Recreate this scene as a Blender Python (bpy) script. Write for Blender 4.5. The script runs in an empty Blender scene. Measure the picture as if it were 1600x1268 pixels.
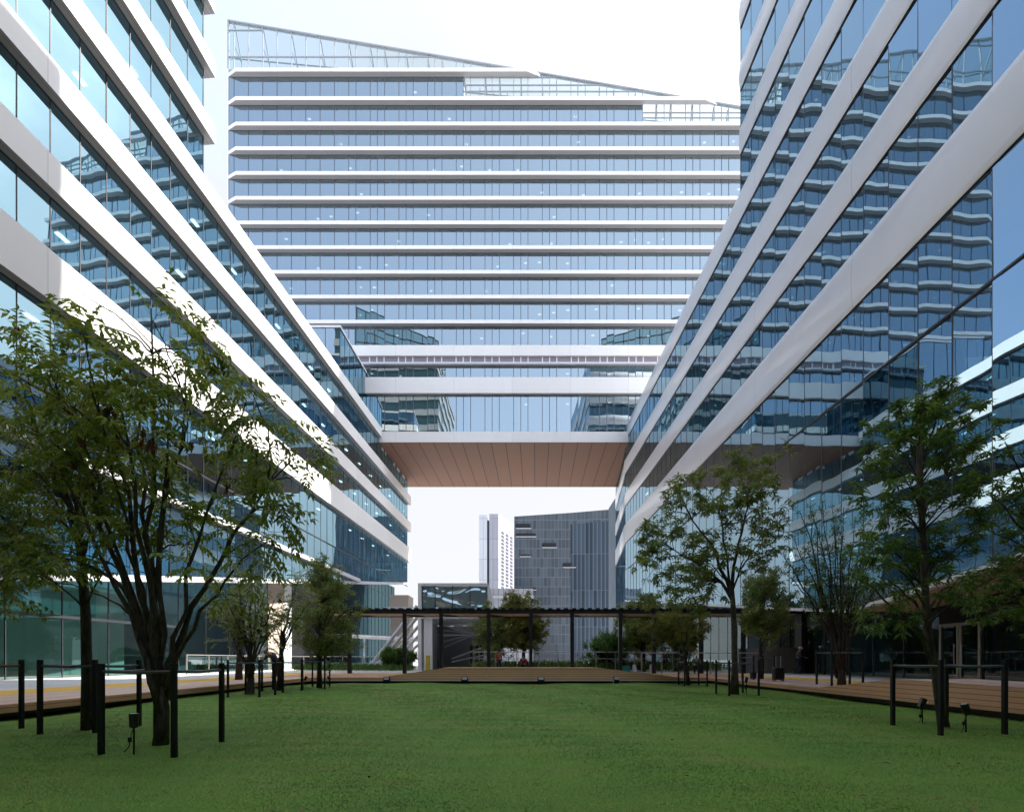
import bpy, math, random
import numpy as np
from mathutils import Vector, Matrix
R = random.Random(7)
C = bpy.context.scene.collection
F = 755.0; HZ = 1030.0; EYE = 1.2

def at(px, py, Y):
    return Vector(((px - 800) * Y / F, Y, EYE + (HZ - py) * Y / F))

# ------------------------------------------------------------------ materials
class NT:
    def __init__(s, name):
        s.m = bpy.data.materials.new(name); s.m.use_nodes = True
        s.t = s.m.node_tree; s.t.nodes.clear()
        s.out = s.t.nodes.new('ShaderNodeOutputMaterial')
    def n(s, typ, **kw):
        nd = s.t.nodes.new('ShaderNode' + typ)
        for k, v in kw.items():
            if k in nd.inputs: nd.inputs[k].default_value = v
            else: setattr(nd, k, v)
        return nd
    def l(s, a, b): s.t.links.new(a, b)
    def surf(s, sh): s.l(sh, s.out.inputs['Surface'])

def rgba(c): return (c[0], c[1], c[2], 1.0)

def mat_plain(name, col, rough=0.5, metal=0.0, var=0.12, scale=3.0, bump=0.0, spec=0.5):
    t = NT(name); p = t.n('BsdfPrincipled', Roughness=rough, Metallic=metal)
    p.inputs['Specular IOR Level'].default_value = spec
    tc = t.n('TexCoord'); nz = t.n('TexNoise', Scale=scale, Detail=4.0)
    t.l(tc.outputs['Object'], nz.inputs['Vector'])
    mx = t.n('Mix', data_type='RGBA')
    mx.inputs['A'].default_value = rgba([c * (1 - var) for c in col]); mx.inputs['B'].default_value = rgba([min(1, c * (1 + var)) for c in col])
    t.l(nz.outputs['Fac'], mx.inputs['Factor']); t.l(mx.outputs['Result'], p.inputs['Base Color'])
    if bump:
        b = t.n('Bump', Strength=1.0, Distance=bump); t.l(nz.outputs['Fac'], b.inputs['Height']); t.l(b.outputs['Normal'], p.inputs['Normal'])
    t.surf(p.outputs[0]); return t.m

def mat_panel(name, col, u, period, rough=0.35, off=0.0, seam=0.016, var=0.06, coat=0.0, seamcol=None):
    """painted metal panels with thin dark joints every `period` metres along direction u"""
    t = NT(name); p = t.n('BsdfPrincipled', Roughness=rough)
    if coat: p.inputs['Coat Weight'].default_value = coat; p.inputs['Coat Roughness'].default_value = 0.08
    tc = t.n('TexCoord'); d = t.n('VectorMath', operation='DOT_PRODUCT'); d.inputs[1].default_value = (u[0], u[1], u[2] if len(u) > 2 else 0)
    t.l(tc.outputs['Object'], d.inputs[0])
    a = t.n('Math', operation='ADD'); a.inputs[1].default_value = off + 1000 * period; t.l(d.outputs['Value'], a.inputs[0])
    m = t.n('Math', operation='DIVIDE'); m.inputs[1].default_value = period; t.l(a.outputs[0], m.inputs[0])
    fr = t.n('Math', operation='FRACT'); t.l(m.outputs[0], fr.inputs[0])
    fl = t.n('Math', operation='FLOOR'); t.l(m.outputs[0], fl.inputs[0])
    lt = t.n('Math', operation='LESS_THAN'); lt.inputs[1].default_value = seam / period; t.l(fr.outputs[0], lt.inputs[0])
    wn = t.n('TexWhiteNoise', noise_dimensions='1D'); t.l(fl.outputs[0], wn.inputs['W'])
    nz = t.n('TexNoise', Scale=1.6, Detail=5.0); mps = t.n('Mapping'); mps.inputs['Scale'].default_value = (1, 1, .16); t.l(tc.outputs['Object'], mps.inputs['Vector']); t.l(mps.outputs['Vector'], nz.inputs['Vector'])
    ad = t.n('Math', operation='ADD'); t.l(wn.outputs['Value'], ad.inputs[0]); t.l(nz.outputs['Fac'], ad.inputs[1])
    hf = t.n('Math', operation='MULTIPLY'); hf.inputs[1].default_value = 0.5; t.l(ad.outputs[0], hf.inputs[0])
    mx = t.n('Mix', data_type='RGBA'); mx.inputs['A'].default_value = rgba([c * (1 - var) for c in col]); mx.inputs['B'].default_value = rgba([min(1, c * (1 + var)) for c in col])
    t.l(hf.outputs[0], mx.inputs['Factor'])
    m2 = t.n('Mix', data_type='RGBA'); m2.inputs['B'].default_value = rgba(seamcol or [c * 0.35 for c in col])
    t.l(mx.outputs['Result'], m2.inputs['A']); t.l(lt.outputs[0], m2.inputs['Factor']); t.l(m2.outputs['Result'], p.inputs['Base Color'])
    t.surf(p.outputs[0]); return t.m

def mat_wood(name, col, u, width, rough=0.6, var=0.3, gap=0.006, dirt=0.0):
    """boards of `width` stacked along u, grain along the other way"""
    t = NT(name); p = t.n('BsdfPrincipled', Roughness=rough)
    tc = t.n('TexCoord'); d = t.n('VectorMath', operation='DOT_PRODUCT'); d.inputs[1].default_value = u
    t.l(tc.outputs['Object'], d.inputs[0])
    a = t.n('Math', operation='ADD'); a.inputs[1].default_value = 1000 * width; t.l(d.outputs['Value'], a.inputs[0])
    m = t.n('Math', operation='DIVIDE'); m.inputs[1].default_value = width; t.l(a.outputs[0], m.inputs[0])
    fr = t.n('Math', operation='FRACT'); t.l(m.outputs[0], fr.inputs[0]); fl = t.n('Math', operation='FLOOR'); t.l(m.outputs[0], fl.inputs[0])
    lt = t.n('Math', operation='LESS_THAN'); lt.inputs[1].default_value = gap / width; t.l(fr.outputs[0], lt.inputs[0])
    wn = t.n('TexWhiteNoise', noise_dimensions='1D'); t.l(fl.outputs[0], wn.inputs['W'])
    nz = t.n('TexNoise', Scale=1.3, Detail=6.0, Roughness=0.65); t.l(tc.outputs['Object'], nz.inputs['Vector'])
    ad = t.n('Math', operation='ADD'); t.l(wn.outputs['Value'], ad.inputs[0]); t.l(nz.outputs['Fac'], ad.inputs[1])
    hf = t.n('Math', operation='MULTIPLY'); hf.inputs[1].default_value = 0.5; t.l(ad.outputs[0], hf.inputs[0])
    mx = t.n('Mix', data_type='RGBA'); mx.inputs['A'].default_value = rgba([c * (1 - var) for c in col]); mx.inputs['B'].default_value = rgba([c * (1 + var) for c in col])
    t.l(hf.outputs[0], mx.inputs['Factor'])
    m2 = t.n('Mix', data_type='RGBA'); m2.inputs['B'].default_value = rgba([c * 0.25 for c in col])
    t.l(mx.outputs['Result'], m2.inputs['A']); t.l(lt.outputs[0], m2.inputs['Factor']); t.l(m2.outputs['Result'], p.inputs['Base Color'])
    t.surf(p.outputs[0]); return t.m

def mat_glass(name, refl, trans, r0, wave=0.010, wscale=0.55, rough=0.0, power=4.0, rmax=0.95):
    """coated curtain-wall glass: tinted see-through pane with a strong slightly wavy mirror"""
    t = NT(name)
    g = t.n('BsdfGlossy', Color=rgba(refl), Roughness=rough); tr = t.n('BsdfTransparent', Color=rgba(trans))
    tc = t.n('TexCoord'); mp = t.n('Mapping'); mp.inputs['Scale'].default_value = (1, 1, 0.55); t.l(tc.outputs['Object'], mp.inputs['Vector'])
    nz = t.n('TexNoise', Scale=wscale, Detail=1.0, Roughness=0.4); t.l(mp.outputs['Vector'], nz.inputs['Vector'])
    b = t.n('Bump', Strength=1.0, Distance=wave); t.l(nz.outputs['Fac'], b.inputs['Height']); t.l(b.outputs['Normal'], g.inputs['Normal'])
    lw = t.n('LayerWeight', Blend=0.5)
    pw = t.n('Math', operation='POWER'); pw.inputs[1].default_value = power; t.l(lw.outputs['Facing'], pw.inputs[0])
    mr = t.n('MapRange'); mr.inputs['To Min'].default_value = r0; mr.inputs['To Max'].default_value = rmax; t.l(pw.outputs[0], mr.inputs['Value'])
    mx = t.n('MixShader'); t.l(mr.outputs[0], mx.inputs['Fac']); t.l(tr.outputs[0], mx.inputs[1]); t.l(g.outputs[0], mx.inputs[2])
    t.surf(mx.outputs[0]); return t.m

def mat_emit(name, col, s):
    t = NT(name); e = t.n('Emission', Color=rgba(col), Strength=s); t.surf(e.outputs[0]); return t.m

def mat_leaf(name, c1, c2, scale=1.2, trans=0.42):
    t = NT(name)
    tc = t.n('TexCoord'); nz = t.n('TexNoise', Scale=scale, Detail=3.0); t.l(tc.outputs['Object'], nz.inputs['Vector'])
    gi = t.n('NewGeometry'); ad = t.n('Math', operation='ADD'); t.l(nz.outputs['Fac'], ad.inputs[0])
    rm = t.n('Math', operation='MULTIPLY_ADD'); rm.inputs[1].default_value = 0.9; rm.inputs[2].default_value = -0.45
    t.l(gi.outputs['Random Per Island'], rm.inputs[0]); t.l(rm.outputs[0], ad.inputs[1])
    mx = t.n('Mix', data_type='RGBA', clamp_factor=True); mx.inputs['A'].default_value = rgba(c1); mx.inputs['B'].default_value = rgba(c2); t.l(ad.outputs[0], mx.inputs['Factor'])
    p = t.n('BsdfPrincipled', Roughness=0.42); t.l(mx.outputs['Result'], p.inputs['Base Color'])
    tl = t.n('BsdfTranslucent'); hs = t.n('HueSaturation', Saturation=1.15, Value=1.6); t.l(mx.outputs['Result'], hs.inputs['Color']); t.l(hs.outputs[0], tl.inputs['Color'])
    ms = t.n('MixShader'); ms.inputs['Fac'].default_value = trans; t.l(p.outputs[0], ms.inputs[1]); t.l(tl.outputs[0], ms.inputs[2])
    t.surf(ms.outputs[0]); return t.m

def mat_bark(name, c1, c2):
    t = NT(name); p = t.n('BsdfPrincipled', Roughness=0.85)
    tc = t.n('TexCoord'); mp = t.n('Mapping'); mp.inputs['Scale'].default_value = (9, 9, 2.2); t.l(tc.outputs['Object'], mp.inputs['Vector'])
    nz = t.n('TexNoise', Scale=2.0, Detail=6.0, Roughness=0.7); t.l(mp.outputs['Vector'], nz.inputs['Vector'])
    cr = t.n('ValToRGB'); cr.color_ramp.elements[0].position = 0.35; cr.color_ramp.elements[1].position = 0.68
    cr.color_ramp.elements[0].color = rgba(c1); cr.color_ramp.elements[1].color = rgba(c2); t.l(nz.outputs['Fac'], cr.inputs['Fac'])
    t.l(cr.outputs[0], p.inputs['Base Color']); b = t.n('Bump', Strength=0.8, Distance=0.012); t.l(nz.outputs['Fac'], b.inputs['Height']); t.l(b.outputs[0], p.inputs['Normal'])
    t.surf(p.outputs[0]); return t.m

LU = Vector((0.06605, 0.99782, 0)); LN = Vector((0.99782, -0.06605, 0))
M = {}
M['white_left'] = mat_panel('white_panel_west', (.83, .80, .77), LU, 9.0, rough=.38, off=-2.2)
M['white_right'] = mat_panel('white_panel_east', (.80, .795, .82), (0, 1, 0), 9.0, rough=.3, off=4.4, coat=.35)
M['white_far'] = mat_panel('white_panel_tower', (.86, .815, .775), (1, 0, 0), 8.0, rough=.4)
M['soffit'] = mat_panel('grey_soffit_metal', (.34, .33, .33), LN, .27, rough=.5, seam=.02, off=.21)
M['grey'] = mat_plain('grey_metal', (.30, .30, .31), .45)
M['lightgrey'] = mat_plain('light_grey_metal', (.58, .58, .60), .4, var=.05)
M['rear_white'] = mat_plain('rear_tower_panel', (.30, .31, .315), .5, var=.05)
M['white'] = mat_plain('white_paint', (.78, .78, .78), .4, var=.05)
M['mullion'] = mat_plain('dark_mullion', (.045, .05, .06), .4, metal=.3)
M['crown_metal'] = mat_plain('crown_metal', (.30, .31, .33), .4)
M['crown_strut'] = mat_plain('crown_strut_metal', (.24, .245, .26), .4)
M['mullion_far'] = mat_plain('blue_grey_mullion', (.10, .12, .15), .4, metal=.3)
M['mullion_pale'] = mat_plain('pale_mullion', (.30, .32, .36), .4, metal=.3)
M['glass_l'] = mat_glass('west_glass', (.52, .80, .95), (.20, .36, .42), .42, wave=.006)
M['glass_r'] = mat_glass('east_glass', (.53, .75, .89), (.18, .32, .40), .42, wave=.0065)
M['glass_f'] = mat_glass('tower_glass', (.60, .705, .745), (.32, .41, .45), .57, wave=.004)
M['glass_c'] = mat_glass('crown_glass', (.80, .92, .92), (.70, .775, .77), .10, wave=.006)
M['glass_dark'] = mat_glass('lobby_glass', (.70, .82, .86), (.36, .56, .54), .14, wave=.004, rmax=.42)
M['glass_end'] = mat_glass('dim_lobby_glass', (.40, .52, .56), (.12, .20, .22), .08, wave=.004, rmax=.28)  # darker copy of the lobby glass, dark reflections put into its tint
M['glass_back'] = mat_glass('distant_glass', (.62, .70, .80), (.25, .34, .40), .35, wave=.02, wscale=.25)
M['inner'] = mat_plain('office_core_wall', (.10, .125, .15), .8, var=.3, scale=.4)
M['ceiling'] = mat_plain('office_ceiling', (.36, .38, .40), .8)
M['blind'] = mat_plain('pale_blind', (.62, .60, .66), .8)
M['lamp'] = mat_emit('ceiling_light_lit', (1, .98, .93), 2.4)
M['lamp_dim'] = mat_emit('ceiling_light_soft', (.95, .98, 1), .8)
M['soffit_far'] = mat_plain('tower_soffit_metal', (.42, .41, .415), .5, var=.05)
M['inner_fin'] = mat_plain('pale_inner_fin', (.50, .55, .60), .5)
M['lobby_wall'] = mat_plain('pale_lobby_wall', (.34, .43, .42), .7, var=.25, scale=.5)
M['wood_soffit'] = mat_panel('brown_soffit_panels', (.18, .084, .050), (1, -.0503, 0), 1.985, rough=.75, seam=.10, off=.3, var=.10, seamcol=(.03, .016, .011))
M['wood_canopy'] = mat_wood('canopy_wood', (.55, .36, .22), (1, 0, 0), .12)
M['wood_lobby'] = mat_wood('lobby_soffit_wood', (.56, .35, .21), (1, 0, 0), .16)
M['deck_l'] = mat_wood('deck_boards_grey_pink', (.60, .40, .30), (1, 0, 0), .145, var=.35)
M['deck_face'] = mat_wood('deck_fascia_boards', (.68, .365, .23), (0, 0, 1), .115, var=.3, gap=.012)
M['deck_f'] = mat_wood('deck_boards_brown', (.40, .195, .115), (0, 1, 0), .145, var=.3)
M['yellow'] = mat_plain('ochre_paving', (.78, .44, .06), .75, var=.15, scale=2)
M['pave'] = mat_panel('pale_paving', (.60, .585, .56), (0, 1, 0), 1.2, rough=.75, seam=.012, var=.1)
M['dark'] = mat_plain('charcoal_paint', (.011, .012, .0135), .5, spec=.3)
M['railing_dark'] = mat_plain('dark_grey_rail', (.07, .072, .075), .4)
M['black'] = mat_plain('black_plastic', (.012, .012, .014), .35)
M['rail'] = mat_plain('brushed_rail', (.36, .33, .28), .4, metal=.5)
M['fence'] = mat_plain('grey_hoarding', (.16, .15, .145), .8)
M['stone'] = mat_panel('beige_stone', (.44, .36, .30), (0, 0, 1), 1.1, rough=.7, var=.12)
M['bark'] = mat_bark('grey_brown_bark', (.022, .017, .013), (.135, .10, .078))
M['bark_d'] = mat_bark('dark_bark', (.02, .015, .011), (.085, .06, .045))
M['dry'] = mat_leaf('withered_leaf', (.075, .03, .02), (.16, .085, .04))
M['leaf1'] = mat_leaf('pinnate_leaf', (.09, .145, .026), (.29, .32, .085))
M['leaf2'] = mat_leaf('glossy_leaf', (.06, .12, .03), (.20, .27, .075))
M['leaf3'] = mat_leaf('olive_leaf', (.10, .15, .042), (.29, .32, .105))
M['leaf4'] = mat_leaf('small_light_leaf', (.11, .16, .045), (.31, .34, .11))
M['leaf5'] = mat_leaf('orange_green_leaf', (.09, .125, .028), (.27, .23, .065))
M['hedge'] = mat_leaf('hedge_leaf', (.04, .10, .02), (.14, .22, .05))

# ------------------------------------------------------------------ mesh helpers
class MB:
    def __init__(s): s.v = []; s.f = []; s.mi = []; s.cur = 0
    def quad(s, *p):
        b = len(s.v); s.v += [tuple(x) for x in p]; s.f.append(tuple(range(b, b + len(p)))); s.mi.append(s.cur)
    def hexa(s, p):
        """p: 8 points, bottom ring 0-3, top ring 4-7"""
        b = len(s.v); s.v += [tuple(x) for x in p]
        for q in ((3, 2, 1, 0), (4, 5, 6, 7), (0, 1, 5, 4), (1, 2, 6, 5), (2, 3, 7, 6), (3, 0, 4, 7)):
            s.f.append(tuple(b + i for i in q)); s.mi.append(s.cur)
    def box(s, x0, x1, y0, y1, z0, z1):
        s.hexa([(x0, y0, z0), (x1, y0, z0), (x1, y1, z0), (x0, y1, z0), (x0, y0, z1), (x1, y0, z1), (x1, y1, z1), (x0, y1, z1)])
    def prism(s, ring, dirv):
        """extrude a planar ring by dirv"""
        n = len(ring); b = len(s.v); d = Vector(dirv); s.v += [tuple(p) for p in ring] + [tuple(Vector(p) + d) for p in ring]
        s.f.append(tuple(range(b + n - 1, b - 1, -1))); s.f.append(tuple(range(b + n, b + 2 * n))); s.mi += [s.cur] * 2
        for i in range(n):
            j = (i + 1) % n; s.f.append((b + i, b + j, b + n + j, b + n + i)); s.mi.append(s.cur)
    def tube(s, path, rad, n=6, caps=True):
        b = len(s.v); N = len(path); path = [Vector(p) for p in path]
        if not hasattr(rad, '__len__'): rad = [rad] * N
        ref = Vector((0.31, 0.17, 0.93))
        for i, p in enumerate(path):
            t = (path[min(i + 1, N - 1)] - path[max(i - 1, 0)])
            if t.length < 1e-9: t = Vector((0, 0, 1))
            t.normalize(); a = t.cross(ref)
            if a.length < .05: a = t.cross(Vector((1, 0, 0)))
            a.normalize(); c = t.cross(a)
            for k in range(n):
                w = 2 * math.pi * k / n; q = p + (a * math.cos(w) + c * math.sin(w)) * rad[i]; s.v.append((q.x, q.y, q.z))
        for i in range(N - 1):
            for k in range(n):
                k2 = (k + 1) % n; s.f.append((b + i * n + k, b + i * n + k2, b + (i + 1) * n + k2, b + (i + 1) * n + k)); s.mi.append(s.cur)
        if caps:
            s.f.append(tuple(b + k for k in range(n - 1, -1, -1))); s.f.append(tuple(b + (N - 1) * n + k for k in range(n))); s.mi += [s.cur] * 2
    def build(s, name, mats, parent=None, smooth=False, bevel=0):
        me = bpy.data.meshes.new(name); me.from_pydata(s.v, [], s.f)
        for m in (mats if isinstance(mats, (list, tuple)) else [mats]): me.materials.append(m)
        if any(s.mi): me.polygons.foreach_set('material_index', s.mi)
        if smooth: me.polygons.foreach_set('use_smooth', [True] * len(me.polygons))
        me.update(); o = bpy.data.objects.new(name, me); C.objects.link(o)
        if parent is not None: o.parent = parent; o.matrix_parent_inverse = Matrix.Translation(-base_of(parent))
        if bevel:
            bv = o.modifiers.new('bevel', 'BEVEL'); bv.width = bevel; bv.segments = 2; bv.limit_method = 'ANGLE'
        return o

def base_of(o):
    """where the parent's frame sits: things are Empties at their base, parts sit at the world origin"""
    return Vector(o.location) if o.type == 'EMPTY' else Vector((0, 0, 0))

def tag(o, label=None, cat=None, group=None, kind=None):
    if label: o['label'] = label
    if cat: o['category'] = cat
    if group: o['group'] = group
    if kind: o['kind'] = kind
    return o

def thing(name, label, cat, loc=(0, 0, 0), group=None):
    o = bpy.data.objects.new(name, None); o.location = loc; o.empty_display_size = .3; C.objects.link(o)
    return tag(o, label, cat, group)

def copy_thing(src, loc, label):
    r = src.copy(); C.objects.link(r); r.location = loc; r['label'] = label
    for ch in list(src.children):
        c = ch.copy(); C.objects.link(c); c.parent = r; c.matrix_parent_inverse = ch.matrix_parent_inverse.copy()
        for g in ch.children:
            d = g.copy(); C.objects.link(d); d.parent = c; d.matrix_parent_inverse = g.matrix_parent_inverse.copy()
    return r

# ------------------------------------------------------------------ facade kit
class Facade:
    def __init__(s, o, u, n): s.o = Vector((o[0], o[1], 0)); s.u = Vector((u[0], u[1], 0)); s.n = Vector((n[0], n[1], 0))
    def P(s, a, d, z): q = s.o + s.u * a + s.n * d; return (q.x, q.y, z)
    def bar(s, mb, a0, a1, d0, d1, z0, z1):
        mb.hexa([s.P(a0, d0, z0), s.P(a1, d0, z0), s.P(a1, d1, z0), s.P(a0, d1, z0), s.P(a0, d0, z1), s.P(a1, d0, z1), s.P(a1, d1, z1), s.P(a0, d1, z1)])

def comb(fc, mm, cuts, mw, md, z1, zf, h=.045, d0=-.05):
    """head rail with mullions hanging from it, one connected frame"""
    al = []
    for a in cuts: al += [a - mw / 2, a + mw / 2]
    b0 = len(mm.v)
    for a in al: mm.v += [fc.P(a, d0, z1 - h), fc.P(a, md, z1 - h), fc.P(a, md, z1), fc.P(a, d0, z1)]
    n = len(al)
    def f(*q): mm.f.append(q); mm.mi.append(0)
    for i in range(n - 1):
        p, q = b0 + 4 * i, b0 + 4 * i + 4
        f(p + 1, q + 1, q + 2, p + 2); f(p + 2, q + 2, q + 3, p + 3); f(p + 3, q + 3, q, p)
        zb_ = zf((al[i] + al[i + 1]) / 2)
        if i % 2 == 0 and z1 - h - zb_ > .05:
            m = len(mm.v); mm.v += [fc.P(al[i], d0, zb_), fc.P(al[i], md, zb_), fc.P(al[i + 1], md, zb_), fc.P(al[i + 1], d0, zb_)]
            f(p, p + 1, m + 1, m); f(p + 1, q + 1, m + 2, m + 1); f(q + 1, q, m + 3, m + 2); f(q, p, m, m + 3); f(m, m + 1, m + 2, m + 3)
        else: f(p, q, q + 1, p + 1)
    f(b0, b0 + 1, b0 + 2, b0 + 3); e = b0 + 4 * (n - 1); f(e + 3, e + 2, e + 1, e)

def glazing(fc, name, cuts, z0, z1, glass, root, tilt=.004, yaw=0.0, mull=None, mw=.04, md=.02, rng=R, zb=None, sub='mullion_frame', skip=None):
    """one ribbon window: separate slightly tilted panes, with its mullions as a sub-part"""
    g = MB(); mm = MB()
    for i in range(len(cuts) - 1):
        a0, a1 = cuts[i], cuts[i + 1]; w = a1 - a0
        ta = rng.gauss(0, tilt) + (yaw(a0) if callable(yaw) else yaw); tb = rng.gauss(0, tilt * .6)
        b0, b1 = (zb(a0), zb(a1)) if zb else (z0, z0)
        if min(z1 - b0, z1 - b1) < .05: continue
        e = .012
        q = []
        for (a, z) in ((a0 + e, b0), (a1 - e, b1), (a1 - e, z1), (a0 + e, z1)):
            q.append(fc.P(a, (a - (a0 + a1) / 2) * ta + (z - (z0 + z1) / 2) * tb, z))
        g.quad(*q)
    go = g.build(name, glass, root)
    comb(fc, mm, cuts, mw, md, z1, (zb or (lambda q: z0)))
    mm.build(sub, mull or M['mullion'], go)
    return go

def even(a0, a1, step):
    n = max(1, round((a1 - a0) / step)); return [a0 + (a1 - a0) * i / n for i in range(n + 1)]

# ================================================================== WEST (left) OFFICE BUILDING
lf = Facade((-22.70, 0), LU, LN)              # glass plane, bands stand 0.5 m proud
def sL(Y): return Y / LU.y
west = thing('office_building', 'white banded glass office block left of the lawn with grey undersides to its bands', 'office building', (-22.7, 20, 0))
S0 = sL(-12); ST = sL(32.2); SB = sL(66.2); SE = sL(80.2)
def zbL(a):
    Y = a * LU.y; return 4.8 + .152 * (Y - 19.7)
cutsL = even(S0, ST, 1.42) + even(ST, SE, 1.42)[1:]
cutsT = even(S0, ST, 1.42)
cutsA = [c for c in cutsL if c < SB + .2]
LB = [(17.36, 19.63, SE), (22.47, 23.98, SE), (26.97, 28.35, SE), (31.6, 32.85, SB), (36.0, 37.15, ST), (40.5, 41.6, ST), (44.8, 45.9, ST), (49.2, 50.4, ST)]
for i, (z0, z1, se) in enumerate(LB):
    mb = MB(); e = se + (.5 if se != SB else 0)
    lf.bar(mb, S0, e, .012, .50, z0, z1)
    if se != SB: lf.bar(mb, se - .02, e, -22, .012, z0, z1)
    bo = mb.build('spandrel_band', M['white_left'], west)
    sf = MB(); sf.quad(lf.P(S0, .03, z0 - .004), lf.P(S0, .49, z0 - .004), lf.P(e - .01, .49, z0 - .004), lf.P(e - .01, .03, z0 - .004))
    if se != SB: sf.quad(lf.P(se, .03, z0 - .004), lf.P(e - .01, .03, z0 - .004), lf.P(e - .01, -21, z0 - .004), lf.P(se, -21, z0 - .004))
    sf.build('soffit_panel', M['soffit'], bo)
lights = []
def floor_parts(fc, a0, a1, zlo, zhi, root, depth=7.0, step=5.0, dl=1.6, zoff=.0, lw=.35, ll=.9, p=.75, first=0.0):
    sl = MB(); fc.bar(sl, a0 + .1, a1 - .1, -depth, -.14, zlo, zhi); s = sl.build('floor_slab', M['ceiling'], root)
    a = a0 + first + step * R.random()
    while a < a1 - 1.5:
        if R.random() < p: lights.append((fc, a, dl, zlo - .02, lw, ll, s))
        a += step * R.choice((1, 1, 1.5))
for i in range(len(LB)):
    z0, z1, se = LB[i]
    floor_parts(lf, S0, se, z0 + .15, z1 - .1, west, step=4.2, p=.7 if i < 5 else .25, lw=.22, ll=.6)
for i in range(len(LB) - 1):
    za, zb_ = LB[i][1], LB[i + 1][0]; cu = cutsL if i < 2 else (cutsA if i == 2 else cutsT)
    if i == 2: cu = cutsL
    glazing(lf, 'ribbon_window', cu, za, zb_, M['glass_l'], west)
glazing(lf, 'ribbon_window', cutsT, 50.4, 53.2, M['glass_l'], west)
# skirt of double-height glass with a rising lower edge
glazing(lf, 'skirt_window', cutsL, 13.45, 17.36, M['glass_l'], west, zb=lambda a: max(13.45, zbL(a)))
glazing(lf, 'skirt_window', cutsL, 10.95, 13.36, M['glass_l'], west, zb=lambda a: max(10.95, zbL(a)))
glazing(lf, 'skirt_window', cutsL, 2.0, 10.55, M['glass_l'], west, zb=zbL)
tr = MB(); lf.bar(tr, S0, SE, -.1, .05, 13.36, 13.45); tr.build('transom', M['mullion'], west)
ecross = sL(19.7 + (10.7 - 4.8) / .152)
fn = MB(); lf.bar(fn, S0, ecross, .02, .5, 10.55, 10.95); fno = fn.build('ledge', M['lightgrey'], west)
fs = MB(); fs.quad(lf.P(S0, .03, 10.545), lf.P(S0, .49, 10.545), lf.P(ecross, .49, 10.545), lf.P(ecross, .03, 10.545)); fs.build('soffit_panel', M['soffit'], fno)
ed = MB()
ed.hexa([lf.P(S0, -3, zbL(S0) - .35), lf.P(SE, -3, zbL(SE) - .35), lf.P(SE, .12, zbL(SE) - .35), lf.P(S0, .12, zbL(S0) - .35),
         lf.P(S0, -3, zbL(S0)), lf.P(SE, -3, zbL(SE)), lf.P(SE, .12, zbL(SE)), lf.P(S0, .12, zbL(S0))])
ed.build('skirt_edge', M['lightgrey'], west)
lo = [a for a in cutsL[::2]]
glazing(lf if False else Facade(lf.P(0, -1.8, 0), LU, LN), 'lobby_window', even(S0, sL(42.7), 2.6), .3, 10.0, M['glass_dark'], west, zb=None, tilt=.001)
for (Ya, Yb, m) in ((42.8, 45.5, 'stone'), (45.5, 46.8, 'white'), (46.8, 52, 'black')):
    mb = MB(); lf.bar(mb, sL(Ya), sL(Yb), -2.6, -1.8, .3, 10.2); mb.build('lobby_wall', M[m], west)
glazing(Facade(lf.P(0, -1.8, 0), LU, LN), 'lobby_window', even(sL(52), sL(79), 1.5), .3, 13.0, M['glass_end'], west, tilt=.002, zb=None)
tb = MB(); lf.bar(tb, S0, sL(32), -1.88, -1.72, 3.3, 3.45); tb.build('transom', M['mullion'], west)
mb = MB(); lf.bar(mb, S0, sL(32), -5.6, -5.4, .33, 9.6); mb.build('lobby_back_wall', M['lobby_wall'], west)
# massing behind: core walls, roofs, end faces
mb = MB()
lf.bar(mb, S0, SE - .3, -24, -7.0, .3, 31.4); lf.bar(mb, S0, ST - .3, -24, -7, 31.4, 53)
mb.build('core_wall', M['inner'], west)
mb = MB(); lf.bar(mb, ST + .5, SB, -24, .0, 32.2, 32.5); lf.bar(mb, SB, SE, -24, 0, 30.5, 31.0); lf.bar(mb, S0, ST, -24, -.05, 53.2, 53.6); mb.build('roof', M['lightgrey'], west)
mb = MB(); lf.bar(mb, S0, SE, -24, -1.9, 9.9 - 9.9 + .31, .33); mb.build('lobby_floor', M['stone'], west)
et = Facade(lf.P(ST, 0, 0), -LN, LU)
for i in range(3, 7): glazing(et, 'end_window', even(0, 22, 1.5), LB[i][1], LB[i + 1][0], M['glass_l'], west)
glazing(et, 'end_window', even(0, 22, 1.5), 50.4, 53.2, M['glass_l'], west)
ee = Facade(lf.P(SE, 0, 0), -LN, LU)
for i in range(2): glazing(ee, 'end_window', even(0, 22, 1.5), LB[i][1], LB[i + 1][0], M['glass_l'], west)
glazing(ee, 'end_window', even(0, 22, 1.5), 14, 17.36, M['glass_l'], west)
# flag/louvre bracket at tower corner and the glass box on the wing roof
gb = thing('glass_pavilion', 'tall glass box on the left wing roof touching the far tower', 'glass pavilion', (-23, 60, 32.5))
X1, X2, Y1, Y2 = -27.5, -20.55, 57.7, 66.9
fg = Facade((X1, Y1), (1, 0), (0, -1)); sg = Facade((X2, Y1), (.037, .9993), (.9993, -.037))
glazing(fg, 'front_glass', even(0, X2 - X1, 1.6), 32.5, 40.8, M['glass_f'], gb, mw=.06); glazing(sg, 'side_glass', even(0, Y2 - Y1, 1.55), 32.5, 40.8, M['glass_l'], gb, mw=.06)
mb = MB(); mb.hexa([(X1, Y1 - .08, 40.8), (X2 + .1, Y1 - .08, 40.8), (X2 + .45, Y2, 40.8), (X1, Y2, 40.8), (X1, Y1 - .08, 41.05), (X2 + .1, Y1 - .08, 41.05), (X2 + .45, Y2, 41.05), (X1, Y2, 41.05)]); mb.build('roof', M['white'], gb)
mb = MB(); mb.box(X1, X2 - 2.4, Y1 + 2, Y2, 32.5, 40.7); mb.build('inner_wall', M['grey'], gb)

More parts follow.
